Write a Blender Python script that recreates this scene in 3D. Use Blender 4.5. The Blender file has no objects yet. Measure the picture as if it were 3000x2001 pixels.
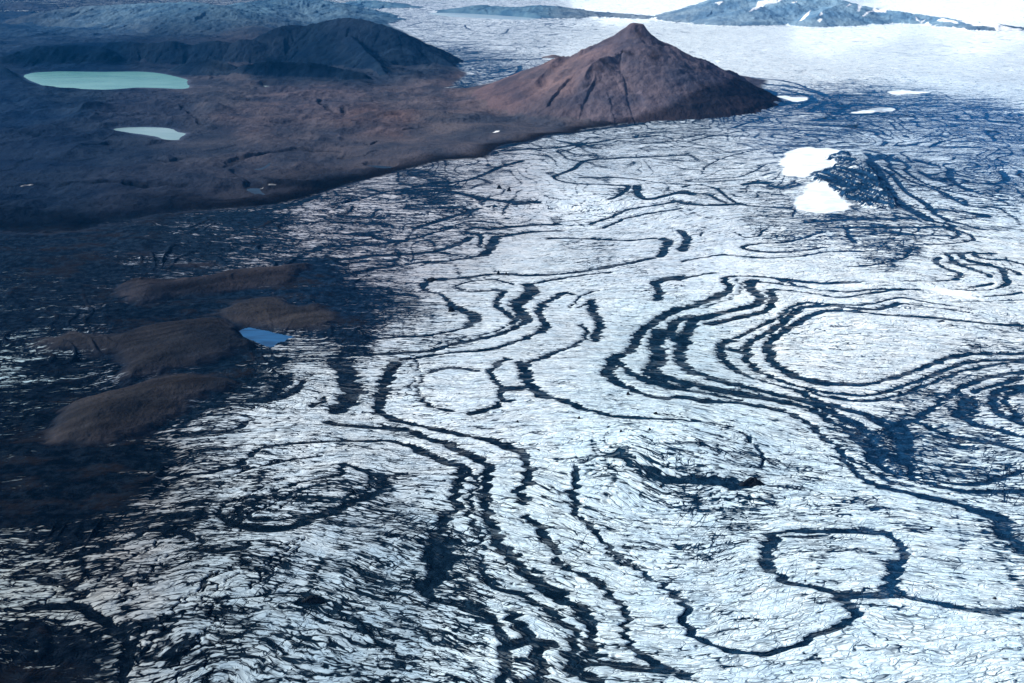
import bpy, math, random
import numpy as np
# ------------------------------------------------------------------ camera, sky, sun, exposure
PITCH = math.radians(22.36); F = 2917.0; CH = 850.0
QUAL = 1.0
scene = bpy.context.scene
cam = bpy.data.cameras.new("camera"); camo = bpy.data.objects.new("camera", cam)
scene.collection.objects.link(camo); scene.camera = camo
cam.sensor_width = 36; cam.lens = 35.0; cam.clip_start = 1; cam.clip_end = 200000
camo.location = (0, 0, CH); camo.rotation_euler = (math.pi/2 - PITCH, 0, 0)
SUN_EL, SUN_AZ = math.radians(33), math.radians(-80)   # azimuth from +Y, clockwise
w = bpy.data.worlds.new("World"); scene.world = w; w.use_nodes = True
nt = w.node_tree; bg = nt.nodes["Background"]; sky = nt.nodes.new("ShaderNodeTexSky")
sky.sky_type = 'NISHITA'; sky.sun_disc = False; sky.sun_elevation = SUN_EL
sky.sun_rotation = SUN_AZ; nt.links.new(sky.outputs[0], bg.inputs[0]); bg.inputs[1].default_value = 0.11
sl = bpy.data.lights.new("sun", 'SUN'); sl.energy = 5.0; sl.angle = math.radians(0.5); sl.color = (1, .96, .87)
so = bpy.data.objects.new("sun", sl); scene.collection.objects.link(so)
so.rotation_euler = (math.pi/2 - SUN_EL, 0, math.pi - SUN_AZ)
so.location = (-3000, 500, 3000)
vs = scene.view_settings; vs.view_transform = 'Standard'; vs.look = 'None'; vs.gamma = 1; vs.exposure = 0.50
scene.cycles.use_denoising = True; scene.cycles.volume_bounces = 0; scene.cycles.max_bounces = 4; scene.cycles.diffuse_bounces = 2

# ------------------------------------------------------------------ image-to-ground helpers, projected from the camera: O = hand-traced image pixels (2351 x 1568)
S = 3000.0/2351.0
ct, st = math.cos(PITCH), math.sin(PITCH)
def O2W(x, y, z=0.0):
    x = np.asarray(x, float); y = np.asarray(y, float)
    r = (x*S - 1500)/F; u = (1000.5 - y*S)/F
    dx = r; dy = ct + u*st; dz = -st + u*ct
    t = (z - CH)/np.minimum(dz, -0.012)
    return dx*t, dy*t
def W2O(X, Y, Z=0.0):
    dep = Y*ct - (Z-CH)*st
    up = Y*st + (Z-CH)*ct
    dep = np.maximum(dep, 50)
    return (1500 + F*X/dep)/S, (1000.5 - F*up/dep)/S
def ray(ox, oy, Y):          # point at ground distance Y seen from the camera at image pixel ox, oy
    r = (ox*S - 1500)/F; u = (1000.5 - oy*S)/F
    t = Y/(ct + u*st)
    return (r*t, Y, CH + (-st + u*ct)*t)
TL = dict(A=(0,0), B=(784,0), C=(1567,0), D=(0,523), E=(784,523), F=(1567,523), G=(0,1045), H=(784,1045), I=(1567,1045), O=None)
def pts(txt):
    out = []; tl = 'O'
    for tok in txt.split():
        if tok in TL: tl = tok; continue
        a, b = tok.split(','); a = float(a); b = float(b)
        o = TL[tl]
        out.append((a, b) if o is None else (o[0]+a/3, o[1]+b/3))
    return np.array(out)

# ------------------------------------------------------------------ noise
rng = np.random.RandomState(7)
TAB = rng.rand(8, 256, 256).astype(np.float32)
def vnoise(x, y, k=0):
    T = TAB[k % 8]
    xi = np.floor(x).astype(np.int32); yi = np.floor(y).astype(np.int32)
    fx = (x-xi).astype(np.float32); fy = (y-yi).astype(np.float32)
    fx = fx*fx*(3-2*fx); fy = fy*fy*(3-2*fy)
    x0 = xi & 255; x1 = (xi+1) & 255; y0 = yi & 255; y1 = (yi+1) & 255
    a = T[x0, y0]; b = T[x1, y0]; c = T[x0, y1]; d = T[x1, y1]
    return (a+(b-a)*fx) + ((c+(d-c)*fx) - (a+(b-a)*fx))*fy
def fbm(x, y, n=4, k=0, g=.5):
    s = 0; a = 1; t = 0
    for i in range(n):
        s = s + a*vnoise(x*(2.03**i)+17.3*i, y*(2.03**i)+9.1*i, k+i); t += a; a *= g
    return s/t*2-1
def ridged(x, y, n=4, k=0):
    s = 0; a = 1; t = 0
    for i in range(n):
        s = s + a*(1-np.abs(2*vnoise(x*2.03**i+5*i, y*2.03**i, k+i)-1)); t += a; a *= .5
    return s/t
def sst(a, b, x):
    t = np.clip((x-a)/(b-a), 0, 1); return t*t*(3-2*t)

# ------------------------------------------------------------------ grid (finer near the viewpoint)
rows = [560.0]
while rows[-1] < 70000:
    Y = rows[-1]; sl2 = Y*Y + CH*CH
    st1 = sl2/(996*CH)*.85
    if Y < 940: st1 = 6
    elif Y < 9600: st1 = min(st1, 7.5)
    elif Y < 14500: st1 = 16
    else: st1 = min(Y*.02, 1500)
    rows.append(Y + st1/QUAL)
rows = np.array(rows)
nc = int(1330*QUAL)
sc = np.linspace(-1, 1, nc)
ext = 1 + np.cumsum(np.linspace(.004, .05, 60))
sc = np.concatenate([-ext[::-1], sc, ext])
WY = .555*(rows*ct + CH*st)
X = (WY[:, None]*sc[None, :]).astype(np.float64); Y = np.repeat(rows[:, None], len(sc), 1)
NR, NC = X.shape; print("grid", NR, NC)
OX, OY = W2O(X, Y)

def inpoly(px, py, poly):
    ins = np.zeros(px.shape, bool); n = len(poly)
    for i in range(n):
        x1, y1 = poly[i]; x2, y2 = poly[(i+1) % n]
        c = ((y1 > py) != (y2 > py))
        if y1 != y2:
            ins ^= c & (px < (x2-x1)*(py-y1)/(y2-y1)+x1)
    return ins
def segd(px, py, a, b):
    dx, dy = b[0]-a[0], b[1]-a[1]; L = dx*dx+dy*dy+1e-9
    t = np.clip(((px-a[0])*dx+(py-a[1])*dy)/L, 0, 1)
    return np.hypot(px-a[0]-t*dx, py-a[1]-t*dy), t
def sdist(PX, PY, poly, far=400.0):
    """signed distance in metres to a world polygon, + outside, clamped"""
    out = np.full(PX.shape, far, np.float32)
    mn = poly.min(0)-far; mx = poly.max(0)+far
    m = (PX > mn[0]) & (PX < mx[0]) & (PY > mn[1]) & (PY < mx[1])
    x = PX[m]; y = PY[m]
    d = np.full(x.shape, far)
    for i in range(len(poly)):
        dd, _ = segd(x, y, poly[i], poly[(i+1) % len(poly)]); d = np.minimum(d, dd)
    d = np.where(inpoly(x, y, poly), -d, d)
    out[m] = d
    return out
def smooth(p, n=4, closed=False):
    """catmull-rom through the points"""
    p = np.asarray(p, float); N = len(p); out = []
    for i in range(N if closed else N-1):
        if closed: a, b, c, d = p[(i-1) % N], p[i], p[(i+1) % N], p[(i+2) % N]
        else: a, b, c, d = p[max(i-1, 0)], p[i], p[i+1], p[min(i+2, N-1)]
        for k in range(n):
            t = k/n
            out.append(.5*((2*b)+(c-a)*t+(2*a-5*b+4*c-d)*t*t+(3*b-a-3*c+d)*t**3))
    if not closed: out.append(p[-1])
    return np.array(out)
def wpoly(txt, z=0.0, n=3):
    o = pts(txt); wx, wy = O2W(o[:, 0], o[:, 1], z)
    return smooth(np.stack([wx, wy], 1), n, True)

# interpolated control-point maps on a coarse lattice of image pixels
LX = np.arange(-600, 2960, 8.0); LY = np.arange(-60, 1900, 5.0)
def ctrl(points, sx=46, sy=24):
    gx, gy = np.meshgrid(LX, LY, indexing='ij')
    nv = len(points[0])-2
    num = np.zeros(gx.shape+(nv,)); den = np.zeros(gx.shape)
    for p in points:
        ay = .35 + .65*min(max((p[1]+60)/700, .15), 1.3)
        d2 = ((gx-p[0])/sx)**2 + ((gy-p[1])/(sy*ay*1.6))**2
        wt = np.exp(-.5*d2) + 2e-3/(1+d2)**1.5
        den += wt; num += wt[..., None]*np.array(p[2:])
    return num/den[..., None]
def samp(lat, ox, oy):
    fx = np.clip((ox-LX[0])/8.0, 0, len(LX)-1.001); fy = np.clip((oy-LY[0])/5.0, 0, len(LY)-1.001)
    i = fx.astype(np.int32); j = fy.astype(np.int32); fx = (fx-i)[..., None]; fy = (fy-j)[..., None]
    return (lat[i, j]*(1-fx)+lat[i+1, j]*fx)*(1-fy) + (lat[i, j+1]*(1-fx)+lat[i+1, j+1]*fx)*fy

# ------------------------------------------------------------------ debris bands traced on the ice (width in image pixels, strength)
BANDS = [
(6,1.0,"F 2351,680 2000,665 1600,640 1300,612 1080,592"),(10,1.0,"F 1080,592 930,600 800,660 690,720 600,790"),(11,1.0,"F 600,790 600,850 650,920 740,990 860,1050 1000,1085"),
(6.5,1.0,"F 1000,1085 1200,1100 1350,1080 1550,1020 1750,950 1950,890 2351,870"),
(5,.9,"F 1960,590 1700,550 1500,520"),(8,1.0,"F 1500,522 1400,560 1330,580 1150,570 1000,550 830,550"),(9,1.0,"F 830,550 770,590 700,650 560,730 470,770 440,850 480,940 600,1010 740,1070"),
(6,1.0,"F 740,1070 900,1120 1080,1155 1250,1165 1450,1130 1650,1060 1850,980 2050,930 2351,915"),
(5,.85,"F 1820,540 1600,495 1450,488 1330,525 1200,545 1000,535 830,520"),(7,.85,"F 830,520 740,550 680,610 560,660 430,715 330,760"),(13,.85,"F 330,760 270,790 260,860 290,920 400,990"),
(7,.8,"F 400,990 520,1050 700,1100 850,1130 1000,1170 1200,1200 1400,1190 1650,1110 1900,1010 2200,945 2351,935"),
(14,.8,"F 330,820 430,850"),
(4,.9,"F 1630,425 1350,425 1150,440 1000,435 850,400 700,360 580,330 450,320 350,320"),(8,1.0,"F 350,320 280,340 330,390 320,430"),
(11,1.0,"F 320,430 230,470 120,510 30,540 E 2300,560 2200,610 2100,680 2020,760 1990,830 1900,880"),
(14,1.0,"E 1900,880 1850,950 1860,1030 1950,1100"),(8,1.0,"E 1950,1100 2100,1160 2250,1180 F 0,1165 200,1200 450,1220 650,1260 800,1310 950,1420 1080,1540 I 1180,90 1300,180"),
(5,1.0,"F 1600,420 1350,445 1200,470 1080,485 950,465 800,435 640,420"),(9,1.0,"F 640,420 600,425 640,480 620,520 570,565 400,610 190,655"),
(7,.9,"F 1220,375 1000,377 880,372 700,348 500,322"),(6,.8,"F 1250,430 1130,445 1000,430"),
(5,.9,"F 850,400 700,380 500,355"),(11,1.0,"F 500,355 460,370 480,410 540,470 530,510 450,535 300,575 150,610"),
(12,1.0,"F 150,620 20,610 E 2290,650 2280,700 2310,760 F 0,800 -10,880 20,960 60,1000"),(9,1.0,"F 60,1000 200,1050 400,1100 600,1140 750,1180"),
(13,.95,"F 100,620 20,720 30,780"),
(10,.6,"F 370,340 410,400 400,440 300,490 130,545"),
(11,1.0,"F 750,1180 950,1240 1100,1320 1250,1420 1350,1540 I 1400,80 1550,150"),
(18,1.0,"E 2210,690 2160,800 2200,860 2150,950"),(13,.95,"E 2150,950 2250,1030 2351,1060 F 100,1090 300,1135 500,1165 700,1210"),
(10,.9,"F 700,1210 900,1260 1050,1350 1180,1450 1300,1568"),(9,.8,"E 1900,920 2050,1040 2200,1090 2351,1110 F 200,1150 400,1190"),
(16,.85,"E 2000,1010 2200,1080 F 0,1100"),(14,.9,"E 2100,980 2280,1100"),
(9,1.0,"F 800,1130 900,1190 1100,1260 1300,1310 1450,1350"),(10,1.0,"F 1450,1350 1600,1330 1700,1270"),(7,1.0,"F 1700,1270 1800,1190 1950,1100 2150,1030 2351,995"),
(9,1.0,"F 1620,1330 1800,1420 2000,1470 2200,1510 2351,1560"),
(14,.95,"F 1950,1180 1920,1240 1920,1320"),(7,.95,"F 2351,1035 2150,1090 2000,1150"),(9,1,"F 1920,1320 2050,1380 2200,1420 2351,1460"),
(16,.7,"F 2000,1200 1990,1300"),
(10,.95,"F 2351,1090 2200,1120 2140,1190 2150,1260 2250,1330 2351,1370"),(9,.85,"F 2351,1120 2260,1150 2220,1220 2280,1290 2351,1320"),
(20,.95,"F 1470,1370 1540,1420 1560,1520 I 1500,10 1560,60"),(14,.9,"F 1300,1330 1450,1420 1520,1500"),
(9,1.0,"I 1540,20 1620,130 1750,170 1900,190 2050,185 2200,150 2340,110"),
(11,1.0,"I 1300,180 1450,240 1650,290 1900,330 2050,380"),(22,1.0,"I 2050,390 2200,440 2260,540 2320,640 2400,680"),
(9,.95,"I 1280,0 1400,80 1550,150 1700,200 1900,240 2100,245 2351,240"),(12,.75,"I 1180,20 1350,130 1450,200"),(20,.7,"F 1150,1400 1280,1520 I 1350,50"),
(10,1.0,"I 620,560 740,520 850,515 1000,525 1250,520 1400,535"),(11,1,"I 1400,535 1500,590 1540,680 1500,740 1470,830"),(20,.9,"I 1470,740 1440,830 1420,920"),
(17,.95,"I 640,550 590,620 580,720 610,790"),(16,.65,"I 720,560 850,560 1000,550"),
(11,1,"I 600,790 700,860 850,890 1000,920 1100,960"),(18,.85,"I 1100,960 1300,960 1450,950"),(10,.95,"I 1500,950 1650,1000 1800,1030 2000,1060 2150,1085"),(9,.9,"I 2050,1070 2200,1080 2400,1050"),(4,.7,"I 2150,1090 2340,1150"),
(20,.85,"I 1150,990 1180,1060 1160,1120"),(8,1,"I 1160,1120 1050,1180 930,1230 830,1290 650,1340 430,1360 220,1320"),(10,1,"I 220,1320 100,1260 20,1190 0,1100 H 2340,1020 2250,940"),
(8,.85,"H 2250,940 2150,870 2000,770 1850,660 1750,570"),(10,.9,"H 1750,570 1680,470 1620,400 1600,300 1590,200 1620,100"),(9,.65,"H 1620,100 1720,50 1850,50"),
(7,.75,"H 1850,60 2000,90 2200,160 2351,200 I 100,190 250,200"),(18,.75,"H 1800,40 1950,60"),(16,.8,"H 2000,110 2200,180 2330,210"),
(22,.8,"H 2150,180 2351,200 I 150,200 350,200"),(13,1.0,"I 250,200 350,225 450,215"),
(5.5,.85,"F 0,1360 200,1380 350,1430 480,1500 540,1560 I 560,60 550,120"),
(13,1.0,"E 1230,930 1260,1000 1275,1060"),(12,.95,"E 1280,1070 1400,1160 1550,1230"),(9,.95,"E 1550,1230 1700,1280 1800,1310 2050,1340 2351,1350"),
(20,.8,"E 1130,1110 1200,1110 1280,1090"),(15,.7,"E 1120,1190 1180,1190"),(9,.8,"E 1130,900 1050,950 1010,1000 1060,1060 1100,1110 1110,1180 1080,1240"),(10,1,"E 900,1290 1000,1265 1080,1235"),
(12,.85,"E 1730,500 1740,600 1770,680 1740,770"),(9,.7,"E 1650,660 1690,720 1650,770 1550,830"),(7,.95,"E 1620,800 1550,830 1400,880 1300,920 1270,950"),(3,.9,"E 1760,430 1650,470 1560,540"),(4,.9,"E 1740,500 1600,545"),
(6,1,"E 1580,460 1520,450 1420,500"),(11,.95,"E 1420,500 1370,550 1390,610 1420,660 1380,710"),(6,1,"E 1380,710 1250,760 1050,820 800,850 500,900 430,910"),
(13,1,"E 360,940 320,1010 280,1080 290,1150 250,1240"),(9,1,"E 230,1270 350,1330 500,1370 650,1400 780,1420 950,1460 1150,1500"),
(13,.95,"E 1150,1500 1250,1560 H 1290,60 1280,150 1230,250 1240,340"),(12,1.0,"H 1270,430 1330,500 1400,590 1480,680"),(11,1,"H 1500,730 1600,800 1650,830 1750,900"),(11,.85,"H 1750,900 1850,980 1950,1080 1960,1160 1990,1260 2050,1380"),(11,1,"H 2050,1380 2150,1450 2351,1530 I 50,1550"),
(5,1,"E 1440,65 1700,72 1950,80 2150,70"),(10,1,"E 2200,75 2250,95 2190,190"),(6,1,"E 2140,205 2050,225 1850,260 1550,310 1300,325 1150,320 1000,320 700,350"),(10,1,"E 700,350 600,355 565,390"),(6,.9,"E 570,390 600,420 700,470 760,560"),
(14,.9,"E 750,540 850,570 930,610 880,660"),(6,.9,"E 880,670 750,710 580,750 300,770 0,800"),
(5,1,"E 1850,300 1500,350 1290,390"),(14,1,"E 1290,390 1310,450 1240,500 1220,540 1270,640"),(7,1,"E 1270,640 1200,690 1000,750 800,790 600,850 400,870 100,890 -100,895"),(8,.7,"E 1340,410 1360,460"),
(4,.9,"E 1200,390 1100,360 1000,350 850,370 800,400"),(6,.9,"E 800,405 880,440 980,430 1070,420"),(10,.85,"E 1070,420 1120,450 1080,520 1110,570 1180,610 1180,660"),(4,.8,"E 1180,660 1050,710 800,760 600,820"),
(9,1,"E 1500,15 1300,20 1060,55"),(12,1,"E 1060,55 1040,120 980,180"),(7,1,"E 980,180 800,215 500,230 250,270 50,310 -60,350"),(6,.9,"E 930,30 960,60 960,110 1000,140"),(9,1,"E 880,60 780,110 600,160 300,180 0,210 -200,240"),
(6,1,"E -100,40 200,50 300,75 450,75 600,40 750,-10"),(10,.9,"E 450,80 150,110 -100,120"),
(11,.95,"E 2351,320 2200,350 2160,400 2190,450 2170,490"),(4,1,"E 2300,345 F 0,330 120,310 230,300"),
(24,1,"E 10,930 50,1050 80,1130 30,1200 -20,1260"),(12,.95,"E -60,930 -20,980"),
(10,.75,"E 940,980 750,965 620,990"),(13,.6,"E 620,990 540,1040 530,1120 560,1200"),(9,.7,"E 560,1200 650,1260 780,1275"),(9,.6,"E 480,1030 470,1130"),(4,.7,"E 510,900 515,1000"),
(9,.95,"E -60,1345 150,1365 300,1385 450,1420 600,1460 750,1510"),(13,.95,"E 750,1510 870,1568 H 920,30 1000,80"),(17,.9,"H 1000,80 990,200 980,320 1000,430"),(20,.85,"H 1000,450 1050,540 1100,640 1200,730 1280,830"),(16,.95,"H 1280,830 1400,920 1560,1000"),(18,.9,"H 1560,1000 1650,1080 1700,1180 1710,1300 1710,1370"),
(7,1,"G 1150,130 1300,130 1500,100 1650,60 D 1750,1540 1850,1500 2000,1490 2351,1470 E 200,1468 370,1475 500,1530"),(12,1,"E 500,1530 600,1568 H 700,50 800,80"),(13,1,"H 800,80 820,150 790,250 760,400"),(17,1,"H 750,410 690,440 650,530 600,610"),
(22,1.15,"H 640,620 720,660 700,780"),(18,1.15,"H 620,640 640,760 690,850 600,900"),(16,1,"H 560,900 600,940 630,980"),(9,1.1,"H 620,980 750,1000 870,1020"),(14,1.1,"H 870,1020 980,1090 1080,1140"),(16,1,"H 1080,1140 1130,1230 1140,1330 1130,1450 1150,1568 1180,1650"),
(14,.7,"H 830,100 930,180 890,300 860,400 900,500"),(16,.65,"H 900,500 960,600 960,700 990,800"),(13,.75,"H 990,800 1050,900 1150,930 1300,970 1400,1050"),(20,.75,"H 1400,1040 1480,1100 1560,1200 1600,1300 1600,1400 1560,1500"),
(14,1.2,"H 1200,1080 1250,1150 1320,1220 1340,1300 1350,1400 1360,1500"),(15,1.2,"H 1200,1300 1300,1280 1440,1300"),(14,1.1,"H 1270,1560 1450,1550"),(20,.9,"H 1560,1390 1640,1480 1750,1568"),(9,.9,"H 1730,1390 1830,1370"),(16,.8,"H 1640,1440 1900,1440 2200,1500"),
(14,1.0,"G 1560,480 1750,520 1950,530 2150,470 2351,400"),(16,1.0,"G 2300,420 H 100,350 230,290 280,210 250,150"),(9,.9,"H 250,150 130,120 0,80 G 2351,150"),(8,.9,"G 2351,160 2150,200 1950,270 1750,350 1600,420"),
(6,1,"G 2351,230 2200,250 2000,310 1800,400 1700,450"),(6,1,"G 2200,440 1950,470 1750,470 1650,430"),(7,.9,"G 1600,320 1500,420 1560,480"),(10,.8,"H 180,170 210,230 100,300 G 2300,360"),
(5,1,"G 1570,130 1900,60 2200,20"),(6,.7,"G 1250,330 1600,350 1900,200 2250,130"),
(8,1.2,"G 2050,1020 2150,1020 2270,1000"),(4,1,"G 1500,990 1750,980 2000,960 2200,970"),(18,.75,"G 1350,640 1500,650 1700,640"),(12,.7,"G 1350,560 1400,700"),(10,.9,"G 1050,1390 1230,1385"),(10,.8,"G 1000,300 1150,200 1250,150"),
(4,.85,"G 1500,800 1250,1000 1120,1160 1000,1330 900,1500"),(3,.85,"G 1170,680 980,860 760,1040"),(4,.8,"G 1700,740 1450,850 1300,1010"),(3,.85,"G 2100,260 1950,400"),(4,.85,"G 1480,1000 1480,1150 1380,1260 1300,1370"),(3,.8,"G 2050,600 1800,780"),(3,.7,"G 1350,1090 1500,900 1700,800"),(3,.8,"G 1700,930 1900,760 2100,600"),(3,.7,"G 1250,1380 1230,1568"),(3,.7,"G 1430,1330 1420,1568"),(2.5,.8,"G 400,900 330,1020"),(3,.8,"G 1200,560 1050,620 700,880"),
(13,1.05,"G 200,1060 300,1040 550,1050 650,1120 860,1280 880,1420 840,1568"),(16,.75,"G 450,830 520,950 550,1040"),(10,.8,"G 240,850 350,880 600,870"),(13,.8,"G 950,1200 900,1350"),(12,.9,"G 1010,1130 940,1230"),
(10,1,"G 990,530 850,600 700,650 450,700"),(10,.9,"G 950,520 1200,530 1300,570"),
(6,.9,"B 2351,1060 2000,1090 1700,1130 1600,1180 1450,1230"),(4,1,"B 1450,1230 1500,1250 1650,1265 1850,1265"),(6,1,"B 1850,1265 1980,1280 1950,1320 1850,1370"),(4,.9,"B 1640,1230 1900,1220 2050,1230 2200,1260 2351,1270 C 100,1270"),(8,1,"B 2040,1280 2060,1340 2120,1370 2250,1340 2351,1320 C 60,1340"),
(5,1,"B 1110,1100 1300,1090 1500,1060 1750,1000 1900,960 2200,930"),(6,1,"B 1250,1150 1100,1180 900,1240 700,1270"),(16,.75,"B 700,1300 900,1350 1100,1385 1350,1390"),(24,.65,"B 520,1330 650,1310 780,1290"),(8,.8,"B -100,1420 200,1350 500,1290 650,1280"),(9,.95,"B 500,1560 700,1500 950,1430"),(6,.9,"B 2351,1380 2100,1420 1950,1450 1830,1500 1700,1540"),(5,.9,"B 2351,1430 2000,1490 1800,1568"),
(12,.9,"B 1200,1400 1350,1385"),(12,.8,"B 1000,1568 1300,1540 1500,1530"),(3,.8,"B 1700,1000 1600,1060 1500,1100"),(4,.8,"B 2000,1000 2351,960"),
(9,.9,"C 850,770 1100,785"),(6,1,"C 1100,790 1350,780 1480,745 1400,725 1200,715 1130,740 1050,790"),(5,.9,"C 350,880 600,810 900,790"),(4,.9,"C 0,950 60,940 140,925"),(10,.8,"C 500,570 800,600 1000,660"),(14,.95,"C 300,800 600,740 850,680"),(12,.9,"C -100,820 300,780 500,720"),(10,.9,"C 700,610 900,670 800,740"),
(12,.8,"C 880,770 1000,700 1120,730"),
(9,1,"C 1270,1060 1310,1090 1280,1150 1320,1210"),(6,1,"C 1320,1210 1430,1270 1550,1360 1700,1430 1780,1490 1950,1540 2100,1580"),(5,1,"C 1450,1060 1410,1110 1440,1160 1420,1220 1550,1290 1750,1330 1950,1420"),(7,.8,"C 1480,1090 1560,1160 1530,1230 1650,1290 1850,1340"),(12,1,"C 1170,1130 1290,1210 1380,1310 1470,1400 1600,1450 1700,1510"),(7,1,"C 1700,1510 1850,1560 F 1000,-10"),
(9,.9,"C 1850,1160 1840,1230 1900,1290 2000,1330"),(9,.9,"C 2200,1180 2230,1240 2100,1270"),(5,.7,"C 1900,1130 2200,1140"),(16,.8,"C 1620,1100 1740,1130"),(14,.75,"C 1640,1200 1680,1240"),(14,.7,"C 1930,1260 2150,1270"),(3,.9,"C 1700,1010 1800,970 1950,940"),
(9,1.0,"C 430,1280 500,1275 590,1285"),(14,.7,"C 600,1300 700,1320 800,1310"),(5,.9,"C 0,1290 100,1270 220,1300 300,1350 400,1400 550,1425 750,1430"),(9,.75,"C 0,1330 150,1340 300,1390"),(9,.9,"C -50,1380 150,1410 400,1400"),(3,.9,"C 180,1230 350,1230 480,1210 580,1160"),(3,.8,"C 150,1170 180,1130 350,1060 600,1010 850,1000"),(3,.8,"C 50,970 250,930 450,900"),(9,.7,"C 560,1240 640,1230"),
(3,.9,"C 790,1430 760,1490"),(12,.8,"C 850,1520 1200,1510 1550,1500"),(6,.9,"F 1130,0 1140,50 1190,90"),(8,.7,"F 1300,10 1600,40 1900,60"),(5,.9,"F 1700,-30 1900,30 1850,75"),(4,.9,"F 1850,0 2010,70 1800,110 1500,100"),
(3,.9,"F 360,30 430,55 530,45 560,15"),(5,1,"F 960,20 750,80 560,95 430,130 470,155 650,165 850,145 980,125"),(5,.7,"F 580,125 750,125"),(3.5,.95,"F 1350,150 1000,155 800,190 600,200 400,190 280,180 150,190 0,215"),(4,.9,"F 1570,165 1530,195 1480,210"),(4,.9,"F 1490,210 1350,240 1150,255"),
(6,1,"F 1760,200 1750,240 1830,280 1910,310 1880,345"),(3,.9,"F 1880,345 1700,360 1500,365"),(6,1,"F 1850,230 1950,260 2080,300 2120,325"),(6,1,"F 2000,170 1910,185 1980,220 2100,240 2200,280 2250,340 2220,385"),(3,.9,"F 2220,385 2100,410 1850,410"),(6,1,"F 2150,175 2010,185 2080,210 2250,220 2400,260"),(5,1,"F 1900,175 1820,180 1850,205 1900,240 2050,245 2200,265 2351,310"),(5,1,"F 2130,370 2000,390"),(4,1,"F 2351,430 2200,455 2080,465"),(3,.8,"F 1900,510 2200,500 2351,490"),
(9,1,"F -20,30 30,80 0,150"),(3,.8,"F 120,65 140,30"),
(3,.8,"B 450,180 600,150 800,175"),(3,.7,"B 850,170 900,210 1100,230 1150,200"),(4,.8,"B 500,290 900,290"),(6,.9,"B 760,420 1000,415 1300,408 1500,395"),(6,.8,"B 900,520 1050,500 1200,460"),(7,.85,"B 950,560 1200,500 1230,450"),(3,.7,"B 700,380 1100,370"),(4,.6,"B 560,260 800,280"),
(4,.6,"C 1380,360 1600,370 1830,385"),(3,.6,"C 900,470 1000,490"),(4,.5,"C 700,410 880,420"),(4,.5,"C 1200,470 1430,520"),(3,.5,"C 2080,380 2300,380"),
(7,1,"B 2351,800 2100,850 1900,872 1700,895 1580,925"),(12,1,"B 1580,940 1400,985 1250,1040"),(17,1,"B 1250,1050 1100,1080 950,1100"),(14,1,"B 1050,1110 800,1110 600,1130"),(8,1,"B 600,1130 400,1180 200,1225 0,1285 A 2351,1285 2200,1330"),(12,.95,"A 2200,1350 2000,1420 1700,1480 1400,1500"),
(5,.9,"C 420,525 700,560 850,595 1000,650"),(16,1,"C 420,600 600,630 560,700"),(14,1,"C 200,720 420,680"),(3.5,.95,"D 0,905 200,930 500,920 700,910"),(20,.85,"D 1950,1040 1850,1180 1700,1200"),(16,.9,"D 1960,900 1900,960"),(12,1,"D 2060,1075 2000,1150 1850,1190"),(10,.8,"D 2250,1180 2150,1240"),(9,.9,"D 1700,1330 1550,1400 1250,1420"),
]
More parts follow.
